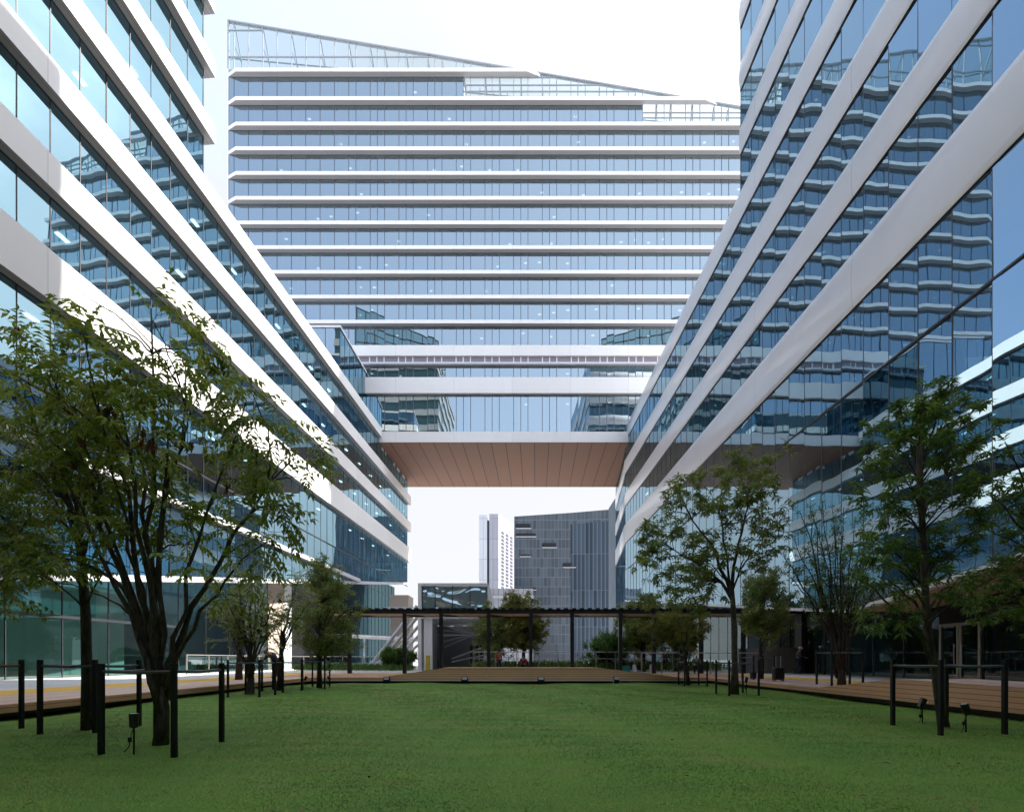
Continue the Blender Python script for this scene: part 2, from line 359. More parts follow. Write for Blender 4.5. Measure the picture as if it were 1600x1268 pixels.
# ================================================================== EAST (right) OFFICE BUILDING
rf = Facade((16.0, 0), (0, 1), (-1, 0))
east = thing('office_building', 'white banded glass office block right of the lawn, dark wavy reflections in flush glass', 'office building', (16, 20, 0))
RB = [(17.6, 20.2, 68.2), (22.8, 24.7, 68.2), (27.36, 29.3, 68.2), (31.9, 33.8, 68.2), (36.45, 38.3, 33.8), (40.9, 42.8, 33.8), (45.3, 47.2, 33.8), (49.8, 51.7, 33.8), (54.3, 56.2, 33.8), (58.8, 60.7, 33.8)]
Y0 = -12.0
PB = [(-12, 4.9), (12, 4.75), (15.2, 4.54), (20.4, 3.83), (23.2, 3.62), (28.8, 4.3), (49.5, 7.1), (68.2, 9.6)]
def zbR(a):
    for (a0, b0), (a1, b1) in zip(PB, PB[1:]):
        if a <= a1: return b0 + (b1 - b0) * (a - a0) / (a1 - a0)
    return PB[-1][1]
cutsR = even(Y0, 33.8, 1.482) + even(33.8, 68.2, 1.482)[1:]
cutsRT = even(Y0, 33.8, 1.482)
def yawR(a): return .024 * max(0.0, min(1.0, (48 - a) / 28))
kf = Facade((16.0, 68.2), (.1301, .9915), (-.9915, .1301))
KL = 16.13
for i, (z0, z1, ye) in enumerate(RB):
    mb = MB(); n = 8
    prof = [(-.05, z0)] + [(.06 + .075 * math.sin(math.pi * k / n), z0 + (z1 - z0) * k / n) for k in range(n + 1)] + [(-.05, z1)]
    ys = [Y0, ye]
    b = len(mb.v)
    for y in ys:
        for d, z in prof: mb.v.append(rf.P(y, d, z))
    m = len(prof)
    for k in range(m):
        k2 = (k + 1) % m; mb.f.append((b + k, b + k2, b + m + k2, b + m + k)); mb.mi.append(0)
    mb.f.append(tuple(b + m + k for k in range(m))); mb.mi.append(0)
    if ye < 60:
        et2 = Facade((16, 33.8), (1, 0), (0, 1)); et2.bar(mb, .0, 22, .0, .08, z0, z1)
    else: kf.bar(mb, .02, KL, -.05, .1, z0, z1)
    bo = mb.build('spandrel_band', M['white_right'], east, smooth=False)
    for p_ in bo.data.polygons: p_.use_smooth = len(p_.vertices) == 4
    ln = MB(); rf.bar(ln, Y0, ye, -.06, .07, z0 - .022, z0 - .004); ln.build('drip_edge', M['mullion'], bo)
for i in range(len(RB)):
    z0, z1, ye = RB[i]
    floor_parts(rf, Y0, ye, z0 + .15, z1 - .1, east, step=6.0, p=.2 if i < 4 else .08, lw=.14, ll=.9)
for i in range(len(RB) - 1):
    cu = cutsR if i < 3 else cutsRT
    glazing(rf, 'ribbon_window', cu, RB[i][1], RB[i + 1][0] - .022, M['glass_r'], east, tilt=.0035, yaw=yawR, mw=.045, md=.02)
glazing(rf, 'ribbon_window', cutsRT, 60.7, 64.0, M['glass_r'], east, mw=.045, md=.02)
glazing(rf, 'skirt_window', cutsR, 13.86, 17.55, M['glass_r'], east, tilt=.004, yaw=yawR, mw=.045, md=.02)
glazing(rf, 'skirt_window', cutsR, 3.0, 13.78, M['glass_r'], east, zb=zbR, tilt=.0035, yaw=yawR, mw=.045, md=.02)
tr = MB(); rf.bar(tr, Y0, 68.2, -.1, .06, 13.78, 13.86); tr.build('transom', M['mullion'], east)
for i in range(3): glazing(kf, 'end_window', even(.3, KL, 1.5), RB[i][1], RB[i + 1][0], M['glass_r'], east)
glazing(kf, 'end_window', even(.3, KL, 1.5), 9.7, 17.6, M['glass_r'], east)
et2 = Facade((16, 33.8), (1, 0), (0, 1))
for i in range(3, len(RB) - 1): glazing(et2, 'end_window', even(0, 22, 1.5), RB[i][1], RB[i + 1][0], M['glass_r'], east)
glazing(et2, 'end_window', even(0, 22, 1.5), 60.7, 64, M['glass_r'], east)
mb = MB(); mb.box(23, 40, Y0, 68, 4.6, 31.7); mb.box(23, 38, Y0, 33.5, 31.7, 63.8); mb.build('core_wall', M['inner'], east)
mb = MB(); mb.box(16.1, 40, 33.9, 68.2, 33.0, 33.3); mb.box(16.1, 38, Y0, 33.8, 64.0, 64.4); mb.build('roof', M['lightgrey'], east)
# skirt edge, wooden soffit and the recessed lobby
ed = MB(); sfm = MB()
for (a0, b0), (a1, b1) in zip(PB, PB[1:]):
    ed.hexa([(15.92, a0, b0 - .16), (16.2, a0, b0 - .16), (16.2, a1, b1 - .16), (15.92, a1, b1 - .16), (15.92, a0, b0), (16.2, a0, b0), (16.2, a1, b1), (15.92, a1, b1)])
    sfm.hexa([(16.2, a0, b0 - .13), (23, a0, b0 - .05), (23, a1, b1 - .05), (16.2, a1, b1 - .13), (16.2, a0, b0 + .05), (23, a0, b0 + .1), (23, a1, b1 + .1), (16.2, a1, b1 + .05)])
ed.build('skirt_edge', M['white'], east); sfm.build('lobby_soffit', M['wood_lobby'], east)
lob = Facade((19.5, 0), (0, 1), (-1, 0))
for (ya, yb) in ((-10, 20.0), (22.0, 32.2)):
    glazing(lob, 'lobby_window', even(ya, yb, 1.9), .3, 3.4, M['glass_dark'], east, tilt=.001, mw=.07,)
glazing(lob, 'lobby_window', even(40, 66, 1.9), .3, 5.6, M['glass_dark'], east, tilt=.001, mw=.07)
mb = MB(); lob.bar(mb, 32.2, 33.0, -.6, .2, .3, 5.0); mb.build('lobby_wall', M['dark'], east)
mb = MB(); lob.bar(mb, -10, 66, -6.5, -6.2, .3, 9.4); mb.build('lobby_back_wall', M['inner'], east)
mb = MB(); lob.bar(mb, -10, 20, -.08, .05, 3.4, 4.7); lob.bar(mb, 20, 22, -.08, .05, 2.82, 4.6); lob.bar(mb, 22, 32.2, -.08, .05, 3.4, 4.6); mb.build('lintel_panel', M['dark'], east)
door = thing('glass_door', 'pale framed double glass door in the dark lobby wall at right', 'door', (19.5, 21, .3))
for k, (ya, yb) in enumerate(((20.03, 20.99), (21.01, 21.97))):
    mb = MB(); w = .11
    lob.bar(mb, ya, ya + w, -.03, .09, .3, 2.8); lob.bar(mb, yb - w, yb, -.03, .09, .3, 2.8); lob.bar(mb, ya + w, yb - w, -.03, .09, 2.68, 2.8); lob.bar(mb, ya + w, yb - w, -.03, .09, .3, .45)
    fr = mb.build('door_leaf', M['rail'], door)
    g = MB(); lob.bar(g, ya + w, yb - w, .02, .035, .45, 2.68); g.build('pane', M['glass_dark'], fr)
    h = MB(); yh = yb - .17 if k == 0 else ya + .17
    h.tube([lob.P(yh, .13, .9), lob.P(yh, .13, 1.9)], .02); h.tube([lob.P(yh, .06, 1.0), lob.P(yh, .13, 1.0)], .012); h.tube([lob.P(yh, .06, 1.8), lob.P(yh, .13, 1.8)], .012); h.build('handle', M['lightgrey'], fr)
# scaffold frames seen in the lobby opening and the grey hoarding
hd = thing('hoarding', 'plain grey hoarding wall under the right block behind the suitcase', 'hoarding', (17, 32.5, .3))
for k in range(5):
    mb = MB(); mb.box(15.2 + k * .98, 16.16 + k * .98, 32.4, 32.47, .32, 1.95 + .06 * (k % 2)); mb.build('board', M['fence'], hd)
mb = MB(); mb.box(15.1, 20.2, 32.48, 32.55, .3, .4); mb.box(15.1, 20.2, 32.48, 32.55, 1.5, 1.58); mb.build('back_rail', M['grey'], hd)
sc = thing('scaffold', 'grey steel scaffold tower behind the grey hoarding', 'scaffold', (20.3, 34.5, .3))
for x in (18.9, 20.3, 21.7):
    mb = MB()
    for y in (34, 35.2): mb.tube([(x, y, .3), (x, y, 4.2)], .035)
    for z in (1.2, 2.2, 3.2, 4.1): mb.tube([(x, 34, z), (x, 35.2, z)], .025)
    mb.build('frame', M['dark'], sc)
mb = MB()
for (xa, xb) in ((18.9, 20.3), (20.3, 21.7)):
    mb.tube([(xa, 34, 2.1), (xb, 34, 3.9)], .022); mb.tube([(xb, 34, 2.1), (xa, 34, 3.9)], .022)
mb.tube([(18.9, 34, 3.9), (21.7, 34, 3.9)], .03); mb.build('brace', M['dark'], sc)
bw = MB(); bw.box(19.3, 23.0, 36.2, 36.35, .3, 4.4); tag(bw.build('pale_partition', mat_plain('pale_green_board', (.42, .52, .50), .6), None), 'pale green partition glimpsed behind the scaffold frames', 'partition')

# ================================================================== FAR TOWER
GY = 67.0
ff = Facade((0, GY), (1, 0), (0, -1))
tower = thing('office_tower', 'tall glass tower with sloping glass crown bridging the two banded blocks', 'office tower', (0, 70, 31))
XL, XR = -39.3, 34.7
def zp(y): return EYE + (HZ - y) * 66.5 / F
def zg(y): return EYE + (HZ - y) * GY / F
def slope(X): return 89.7 - (X + 39.3) * .1686 * 1.0
unit = .994
fcuts = [XL, XL + .76]
for k in range(8): fcuts.append(fcuts[-1] + 2 * unit * 1.0)
pat = (1, 2, 1); k = 0
while fcuts[-1] < XR - 1.2: fcuts.append(fcuts[-1] + unit * pat[k % 3]); k += 1
fcuts.append(XR)
tops = [107.8, 152.2, 191.8, 230.3, 268.8, 307.6, 345.9, 384.4, 422.8, 461.4, 500.3]
fz = [(zp(y + 5.6), zp(y)) for y in tops]
ENDX = [3.9, 28.4] + [XR] * 9
def fin(z0, z1, xend, taper):
    mb = MB(); dp = .62
    x0 = XL; xi = XL + 1.3
    xe = xend
    ring = [(x0, GY - .03, z0), (xi, GY - dp, z0), (xe - (1.8 if taper else 0), GY - dp, z0), (xe, GY - .03, z0)]
    mb.prism(ring, (0, 0, z1 - z0)); return mb
for i, (z0, z1) in enumerate(fz):
    o = fin(z0, z1, ENDX[i], i < 2).build('fascia_fin', M['white_far'], tower)
    s = MB(); xe = ENDX[i] - (1.8 if i < 2 else 0)
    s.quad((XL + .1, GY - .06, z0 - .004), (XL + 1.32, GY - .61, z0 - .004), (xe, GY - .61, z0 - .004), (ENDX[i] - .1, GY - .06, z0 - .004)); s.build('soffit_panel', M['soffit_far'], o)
# big lower bands and louvre strip
for (ya, yb) in ((539.0, 555.3), (589.0, 613.8), (674.0, 690.7)):
    mb = MB(); mb.box(XL, XR, GY - .5, GY + .3, zp(yb), zp(ya)); mb.build('spandrel_band', M['white_far'], tower)
mb = MB(); mb.box(XL, XR, GY - .25, GY + .3, zp(565), zp(555.3) - .004); lv = mb.build('louvre_strip', mat_panel('mauve_louvre', (.30, .255, .29), (0, 0, 1), .13, rough=.5, seam=.03), tower)
mb = MB()
for a in fcuts: mb.box(a - .07, a + .07, GY - .32, GY - .25, zp(565) + .05, zp(555.3) - .02)
mb.box(XL, XR, GY - .36, GY - .25, zp(565) - .1, zp(565) + .05); mb.build('louvre_frame', M['white'], lv)
mb = MB(); mb.box(XL, XR, GY - .5, GY + .3, zp(568.4), zp(565.3) - .09); mb.build('fascia_fin', M['lightgrey'], tower)
# ribbon windows
wins = []
for i in range(1, len(fz)):
    zlo, zhi = fz[i][1], fz[i - 1][0]
    xr = XR
    if i == 1: xr = -6.74
    if i == 2: xr = 18.1
    wins.append((zlo, zhi, xr))
wins += [(zp(539), fz[-1][0], XR), (zp(589), zp(568.4), XR), (zp(674), zp(613.8), XR)]
for (zlo, zhi, xr) in wins:
    cu = [c for c in fcuts if c < xr + .3]
    w = glazing(ff, 'ribbon_window', cu, zlo, zhi, M['glass_f'], tower, tilt=.0022, mw=.085, md=.03, mull=M['mullion_far'])
    st = MB()
    for a, b in zip(cu[4:], cu[5:]):
        if R.random() < .6: 
            m = a + (b - a) * R.choice((.2, .33, .7)); ff.bar(st, m - .05, m + .05, -.5, -.35, zlo, zhi)
    st.build('inner_fin', M['inner_fin'], w)
# interior floors and lights
for (zlo, zhi, xr) in wins:
    sl = MB(); sl.box(XL + .2, xr - .2, GY + .35, GY + 8, zhi + .02, zhi + .42); so = sl.build('floor_slab', M['ceiling'], tower)
    a = XL + 5 + 3 * R.random()
    while a < xr - 1:
        if R.random() < .62: lights.append((ff, a, 1.2 + R.random() * 1.4, zhi, .22, .4, so))
        a += R.choice((2.0, 4.0, 4.0, 6.0)) * .994
mb = MB(); mb.box(XL + .2, XR - .2, GY + 7.5, GY + 16, zp(690), 75.6); mb.box(XL + .2, 18.1, GY + 7.5, GY + 16, 75.6, 79.1); mb.box(XL + .2, -6.74, GY + 7.5, GY + 16, 79.1, 83.0); mb.build('core_wall', M['inner'], tower)
bl = MB()
for (zlo, zhi, xr) in wins[:7]: bl.box(fcuts[0] + .05, fcuts[3] - .05, GY + .3, GY + .34, zlo + .05, zhi)
bl.build('pale_blind', M['blind'], tower)
for x, z0, z1 in ((-6.74, 79.1, 83), (18.1, 75.6, 79.1)):
    mb = MB(); mb.box(x - .1, x, GY + .02, GY + 16, z0, z1); mb.build('step_wall', M['lightgrey'], tower)
mb = MB(); mb.box(XL - .05, -6.74, GY, GY + 16.4, 82.6, 82.95); mb.box(-6.74, 18.1, GY, GY + 16.4, 78.7, 79.0); mb.box(18.1, XR, GY, GY + 16.4, 75.2, 75.5); mb.build('roof', M['lightgrey'], tower)
mb = MB(); mb.box(XL - .12, XL, GY - .06, GY + 16.4, zp(690), 83.0); mb.box(XR, XR + .1, GY, GY + 16.4, zp(690), 75.6); mb.build('end_wall', M['white_far'], tower)
# bridge soffit
sf = MB(); zs = zp(690.7)
sf.box(XL, XR, GY - .5, 83.4, zs - .12, zs - .004); sf.build('bridge_soffit', M['wood_soffit'], tower)
mb = MB(); mb.box(XL, XR, 83.0, 83.4, zs - .02, 83.0 - 8); mb.build('rear_wall', M['glass_back'], tower)
mb = MB(); mb.box(XL, -24.5, GY + 1, 83, .3, zs - .2); mb.build('support_core', M['inner'], tower)
mb = MB(); mb.box(19, XR, GY + 18.2, 95, .3, zs - .2); mb.build('support_core', M['inner'], tower)
# crown: clear glass screen under the sloping rail
cg = MB(); cm = MB(); cs = MB()
def zbase(X): return fz[0][1] if X < -6.74 else (fz[1][1] if X < 18.1 else fz[2][1])
for a, b in zip(fcuts, fcuts[1:]):
    zb0 = zbase((a + b) / 2); za, zb1 = slope(a) - .05, slope(b) - .05
    if min(za, zb1) - zb0 > .1:
        cg.quad((a + .02, GY - .01 + R.gauss(0, .004), zb0), (b - .02, GY - .01, zb0), (b - .02, GY - .01, zb1), (a + .02, GY - .01, za))
cgo = cg.build('crown_screen', M['glass_c'], tower)
for a in fcuts:
    zb0 = zbase(a - .01)
    if slope(a) - zb0 < .2: continue
    cm.box(a - .045, a + .045, GY - .05, GY + .12, zb0, slope(a) - .06)
for (zz, xa, xb) in ((zg(165 / 3.478), XL, XL + 4.8), (zg(89), XL, -11.0), (zg(121), -6.7, 6), (zg(133), -6.7, 16), (zg(143), -6.7, 22), (zg(176), 18.1, XR), (zg(184), 18.1, XR)):
    xb = min(xb, -39.3 + (89.7 - zz) / .1686 - .6)
    cm.box(xa, xb, GY - .04, GY + .1, zz - .06, zz + .06)
cm.build('crown_mullion_frame', M['crown_metal'], cgo)
rl = MB(); rl.hexa([(XL - .1, GY - .12, slope(XL) - .10), (XR, GY - .12, slope(XR) - .10), (XR, GY + .25, slope(XR) - .10), (XL - .1, GY + .25, slope(XL) - .10),
                    (XL - .1, GY - .12, slope(XL) + .08), (XR, GY - .12, slope(XR) + .08), (XR, GY + .25, slope(XR) + .08), (XL - .1, GY + .25, slope(XL) + .08)])
rl.box(XL - .12, XL + .06, GY - .1, GY + .15, 83, slope(XL)); rl.build('crown_rail', M['crown_metal'], tower)
for a in fcuts[1::2]:
    zb0 = zbase(a); 
    if slope(a) - zb0 < 1.0: continue
    h = slope(a) - zb0
    cs.tube([(a, GY + .3, slope(a) - .3), (a + .2, GY + 1.6, zb0 + h * .45), (a + .1, GY + 2.0, zb0)], .07, 5)
    cs.tube([(a, GY + .12, zb0 + h * .55), (a + .2, GY + 1.6, zb0 + h * .45)], .045, 5)
xs = fcuts[-1]
for off, dz in ((1.6, .55), (2.0, .15)):
    for (xa, xb, zb0) in ((XL, -6.8, fz[0][1]), (-6.7, 10, fz[1][1]), (18.2, 33, fz[2][1])):
        cs.tube([(xa, GY + off, zb0 + max(.2, (slope(xa) - zb0) * dz)), (xb, GY + off, zb0 + max(.15, (slope(xb) - zb0) * dz))], .08, 5)
for (xa, xb, zb0) in ((-6.6, 14.5, fz[1][1]), (18.3, 30, fz[2][1])):
    for q in range(4):
        zq = zb0 + .6 + q * .7; xe = min(xb, -39.3 + (89.7 - zq) / .1686 - 1.0)
        if xe > xa + 1: cs.tube([(xa, GY + 1.4 + q * .5, zq), (xe, GY + 1.4 + q * .5, zq)], .06, 5)
    x = xa
    while x < xb:
        hx_ = max(.4, slope(x) - zb0 - .4); cs.tube([(x, GY + 2.6, zb0), (x, GY + 2.6, zb0 + hx_)], .07, 5); x += 1.99
cs.build('crown_strut', M['crown_strut'], tower)
rear = MB()
rear.quad((XL, GY + 16.2, 83), (-6.74, GY + 16.2, 83), (-6.74, GY + 16.2, slope(-6.7) - .3), (XL, GY + 16.2, slope(XL) - .3)); rear.quad((XL, GY + .1, 83), (XL, GY + 16.2, 83), (XL, GY + 16.2, slope(XL) - .3), (XL, GY + .1, slope(XL) - .3))
rear.build('crown_rear_screen', M['glass_c'], tower)
mb = MB(); mb.box(-36.5, -26.5, GY + 4, GY + 10, 83, zg(83)); mb.build('plant_room', mat_plain('pale_green_cladding', (.40, .47, .46), .7), tower)
mb = MB()
for k in range(14): mb.box(-37.8 + k * 1.9, -36.6 + k * 1.9, GY + 11, GY + 12, 83, 84.2 + (k % 3) * .9)
mb.build('roof_unit', M['lightgrey'], tower)

# ceiling lights: the 100 nearest of each building as parts
lamp_me = {}
from collections import defaultdict
bybld = defaultdict(list)
for L in lights: bybld[L[6].parent.name].append(L)
for nm, ls in bybld.items():
    R.shuffle(ls)
    for (fc, a, d, z, w, l, par) in ls[:96]:
        mb = MB(); fc.bar(mb, a - l / 2, a + l / 2, -d - w, -d, z - .05, z - .012); mb.build('ceiling_light', M['lamp_dim'] if nm.startswith('office_tower') else M['lamp'], par)

# ================================================================== REAR TOWERS (seen in reflections)
def rear_tower(label, x0, x1, y0, y1, top, sl):
    t = thing('rear_tower', label, 'office tower', ((x0 + x1) / 2, y1, 0), 'towers mirrored in the glass bridge')
    mb = MB(); mb.box(x0 + .5, x1 - .5, y0 + .5, y1 - .5, .3, top); mb.build('core_wall', M['inner'], t)
    bands = MB(); z = 6.0
    while z < top: bands.box(x0, x1, y0, y1, z, z + 1.7); z += 4.6
    bands.box(x0, x1, y0, y1, top, top + .6); bands.build('spandrel_bands', M['rear_white'], t)
    g = MB(); g.box(x0 + .25, x1 - .25, y0 + .25, y1 - .25, .4, top - .1); g.build('glass_wall', mat_plain('rear_dark_glass', (.03, .07, .085), .12, var=.3), t)
    cr = MB()
    n = 9
    for k in range(n + 1):
        x = x0 + (x1 - x0) * k / n; h = top + 5 + sl * (k / n if sl > 0 else (1 - k / n)) * (1 if sl > 0 else -1)
        cr.box(x - .12, x + .12, y1 - .25, y1, top, h)
        cr.box(x - .12, x + .12, y1 - 12, y1 - 11.75, top, h)
    ha, hb = (top + 5, top + 5 + sl) if sl > 0 else (top + 5 - sl, top + 5)
    for fr in (0, .33, .66, 1.0):
        za, zb_ = top + (ha - top) * fr, top + (hb - top) * fr
        for yy in (y1, y1 - 11.75): cr.hexa([(x0, yy - .25, za - .15), (x1, yy - .25, zb_ - .15), (x1, yy, zb_ - .15), (x0, yy, za - .15), (x0, yy - .25, za + .15), (x1, yy - .25, zb_ + .15), (x1, yy, zb_ + .15), (x0, yy, za + .15)])
    cr.build('crown_frame', M['mullion'], t)
    sc = MB(); sc.quad((x0, y1 - .1, top), (x1, y1 - .1, top), (x1, y1 - .1, hb), (x0, y1 - .1, ha)); sc.build('crown_screen', mat_glass('rear_crown_glass', (.6, .8, .85), (.35, .5, .52), .2, wave=.002), t)
    return t
rear_tower('dark banded tower with stepped crown mirrored left of centre in the glass bridge', -47, -21.8, -50, -12, 92, -11)
rear_tower('dark banded tower with open crown frame mirrored at right in the glass bridge', 27.0, 60, -50, -12, 93, 9)

rp = thing('added_podium', 'low banded podium wing added unseen behind the camera to block sky over the lawn', 'building', (3, -20, 0))  # added out of view behind the camera to darken the near lawn
mb = MB()
for z_ in (5.0, 9.5, 14.0, 18.5, 23.0, 27.0): mb.box(-21.5, 26.8, -40, -15, z_, z_ + 1.6)
mb.build('spandrel_bands', M['rear_white'], rp)
mb = MB(); mb.box(-21.3, 26.6, -39.8, -15.2, .3, 28.0); mb.build('glass_wall', mat_plain('added_podium_glass', (.03, .06, .07), .12, var=.3), rp)

# ================================================================== GROUND
def sheet(name, mat, quads, kind='structure'):
    mb = MB()
    for q in quads: mb.quad(*q)
    o = mb.build(name, mat); tag(o, kind=kind); return o
B = 3000; hx, hy0, hy1 = 12.9, -9.0, 30.0; z = .285
def rect(x0, x1, y0, y1, z): return [(x0, y0, z), (x1, y0, z), (x1, y1, z), (x0, y1, z)]
sheet('ground', M['pave'], [rect(-B, -hx, -B, B, z), rect(hx, B, -B, B, z), rect(-hx, hx, -B, hy0, z), rect(-hx, hx, hy1, B, z)])
sheet('yellow_path', M['yellow'], [rect(-15, -13.0, -9, 34, z + .004), rect(13.2, 15, -9, 31, z + .004), rect(-13, 13.2, 30.6, 32.2, z + .004)])
# lawn base (gently uneven) and grass
t = NT('lawn_soil'); p = t.n('BsdfPrincipled', Roughness=.9); tc = t.n('TexCoord')
n1 = t.n('TexNoise', Scale=.55, Detail=6.0, Roughness=.62); n2 = t.n('TexNoise', Scale=60.0, Detail=3.0); t.l(tc.outputs['Object'], n1.inputs['Vector']); t.l(tc.outputs['Object'], n2.inputs['Vector'])
cr = t.n('ValToRGB'); e = cr.color_ramp.elements; e[0].position = .30; e[0].color = (.095, .20, .022, 1); e[1].position = .75; e[1].color = (.20, .23, .05, 1)
m_ = cr.color_ramp.elements.new(.55); m_.color = (.135, .25, .027, 1)
t.l(n1.outputs['Fac'], cr.inputs['Fac']); mx = t.n('Mix', data_type='RGBA', blend_type='MULTIPLY'); mx.inputs['Factor'].default_value = .6
c2 = t.n('ValToRGB'); c2.color_ramp.elements[0].color = (.7, .7, .7, 1); c2.color_ramp.elements[1].color = (1.3, 1.3, 1.3, 1); t.l(n2.outputs['Fac'], c2.inputs['Fac'])
t.l(cr.outputs[0], mx.inputs['A']); t.l(c2.outputs[0], mx.inputs['B']); t.l(mx.outputs['Result'], p.inputs['Base Color'])
b = t.n('Bump', Strength=.6, Distance=.008); t.l(n2.outputs['Fac'], b.inputs['Height']); t.l(b.outputs[0], p.inputs['Normal']); t.surf(p.outputs[0]); M['lawn'] = t.m
def lawn_z(x, y): return .035 * np.sin(x * .55 + 1.3) * np.sin(y * .42) + .02 * np.sin(x * 1.7 + y * .9)
nx, ny = 52, 80
xs_ = np.linspace(-12.8, 12.8, nx); ys_ = np.linspace(-8.9, 28, ny); gx, gy = np.meshgrid(xs_, ys_); gz = lawn_z(gx, gy)
me = bpy.data.meshes.new('lawn'); vv = np.stack([gx.ravel(), gy.ravel(), gz.ravel()], 1)
me.from_pydata(vv.tolist(), [], [(j * nx + i, j * nx + i + 1, (j + 1) * nx + i + 1, (j + 1) * nx + i) for j in range(ny - 1) for i in range(nx - 1)])
me.materials.append(M['lawn']); lawn = bpy.data.objects.new('lawn', me); C.objects.link(lawn); tag(lawn, kind='structure')
rng = np.random.default_rng(5)
N = 560000
ty = rng.random(N); gyy = 1.6 * (24.6 / 1.6) ** ty; gxx = (rng.random(N) * 2 - 1) * np.minimum(10.1, gyy * 1.12 + 4.0)
keep = (gxx > -10.15) & (gxx < 9.9); gxx, gyy = gxx[keep], gyy[keep]; N = len(gxx)
wd = .0028 + .00115 * gyy * (.6 + .8 * rng.random(N)) * .55; ht = (.007 + .008 * rng.random(N)) * (1 + .012 * gyy)
an = rng.random(N) * 2 * np.pi; lean = ht * 2.2 * rng.standard_normal(N); la = rng.random(N) * 2 * np.pi
gz0 = lawn_z(gxx, gyy) - .002
V = np.zeros((N, 3, 3), np.float32)
V[:, 0] = np.stack([gxx - np.cos(an) * wd, gyy - np.sin(an) * wd * .4, gz0], 1); V[:, 1] = np.stack([gxx + np.cos(an) * wd, gyy + np.sin(an) * wd * .4, gz0], 1)
V[:, 2] = np.stack([gxx + lean * np.cos(la), gyy + lean * np.sin(la), gz0 + ht], 1)
me = bpy.data.meshes.new('lawn_grass'); me.vertices.add(N * 3); me.vertices.foreach_set('co', V.ravel()); me.loops.add(N * 3); me.loops.foreach_set('vertex_index', np.arange(N * 3, dtype=np.int32))
me.polygons.add(N); me.polygons.foreach_set('loop_start', np.arange(0, N * 3, 3, dtype=np.int32)); me.update(calc_edges=True)
t = NT('grass_blade'); tc = t.n('TexCoord'); n1 = t.n('TexNoise', Scale=.75, Detail=7.0, Roughness=.66); mpg = t.n('Mapping'); mpg.inputs['Scale'].default_value = (.45, 1, 1); t.l(tc.outputs['Object'], mpg.inputs['Vector']); t.l(mpg.outputs['Vector'], n1.inputs['Vector'])
gi = t.n('NewGeometry'); rm = t.n('Math', operation='MULTIPLY_ADD'); rm.inputs[1].default_value = .2; rm.inputs[2].default_value = -.1; t.l(gi.outputs['Random Per Island'], rm.inputs[0])
ad = t.n('Math', operation='ADD'); t.l(n1.outputs['Fac'], ad.inputs[0]); t.l(rm.outputs[0], ad.inputs[1])
cr = t.n('ValToRGB'); e = cr.color_ramp.elements; e[0].position = .34; e[0].color = (.10, .29, .018, 1); e[1].position = .69; e[1].color = (.40, .30, .12, 1)
m_ = cr.color_ramp.elements.new(.48); m_.color = (.165, .345, .026, 1); m_ = cr.color_ramp.elements.new(.56); m_.color = (.26, .36, .045, 1)
t.l(ad.outputs[0], cr.inputs['Fac']); wv = t.n('TexWave', Scale=.42, Distortion=2.2, Detail=2.0); wv.bands_direction = 'Y'; wv.inputs['Detail Scale'].default_value = .6; t.l(tc.outputs['Object'], wv.inputs['Vector'])  # stripes in the grass colour stand in for light reflected onto the lawn
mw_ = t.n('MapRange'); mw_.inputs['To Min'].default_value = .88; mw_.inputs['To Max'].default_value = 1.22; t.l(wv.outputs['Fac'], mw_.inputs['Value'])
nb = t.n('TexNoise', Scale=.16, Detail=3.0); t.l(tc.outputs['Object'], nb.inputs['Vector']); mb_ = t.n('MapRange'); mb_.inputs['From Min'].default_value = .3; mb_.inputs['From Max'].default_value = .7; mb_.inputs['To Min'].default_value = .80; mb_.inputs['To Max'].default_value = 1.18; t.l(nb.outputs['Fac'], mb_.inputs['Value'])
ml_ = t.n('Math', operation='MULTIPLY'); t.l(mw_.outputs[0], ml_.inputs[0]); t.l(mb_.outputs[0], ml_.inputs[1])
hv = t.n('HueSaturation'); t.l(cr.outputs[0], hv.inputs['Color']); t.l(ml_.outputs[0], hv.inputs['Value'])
p = t.n('BsdfPrincipled', Roughness=.6); t.l(hv.outputs[0], p.inputs['Base Color']); nu = t.n('CombineXYZ', Z=1.0); t.l(nu.outputs[0], p.inputs['Normal'])  # short turf shades like one soft nap
tl = t.n('BsdfTranslucent'); t.l(hv.outputs[0], tl.inputs['Color']); ms = t.n('MixShader'); ms.inputs['Fac'].default_value = .15; t.l(p.outputs[0], ms.inputs[1]); t.l(tl.outputs[0], ms.inputs[2]); t.surf(ms.outputs[0])
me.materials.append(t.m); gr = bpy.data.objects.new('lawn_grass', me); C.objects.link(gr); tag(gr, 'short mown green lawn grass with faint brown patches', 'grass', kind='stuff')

r = random.Random(77); m_ = MB()
for k in range(46):
    y = 3.6 * (22 / 3.6) ** r.random(); x = r.uniform(-1, 1) * min(9.5, y * 1.05); p_ = Vector((x, y, float(lawn_z(x, y)) + .014)); d_ = Vector((r.gauss(0, 1), r.gauss(0, 1), r.uniform(-.1, .25)))
    b_ = len(m_.v); d_.normalize(); s_ = d_.cross(Vector((0, 0, 1))).normalized(); L_ = r.uniform(.05, .10); w_ = L_ * .36
    m_.v += [tuple(q) for q in (p_, p_ + d_ * L_ * .5 + s_ * w_ * .5 + Vector((0, 0, .008)), p_ + d_ * L_, p_ + d_ * L_ * .5 - s_ * w_ * .5 + Vector((0, 0, .01)))]; m_.f.append((b_, b_ + 1, b_ + 2, b_ + 3)); m_.mi.append(0)
tag(m_.build('fallen_leaves', mat_leaf('fallen_leaf', (.16, .10, .03), (.34, .27, .08), trans=.1)), 'few small dry leaves fallen on the lawn', 'leaves', kind='stuff')

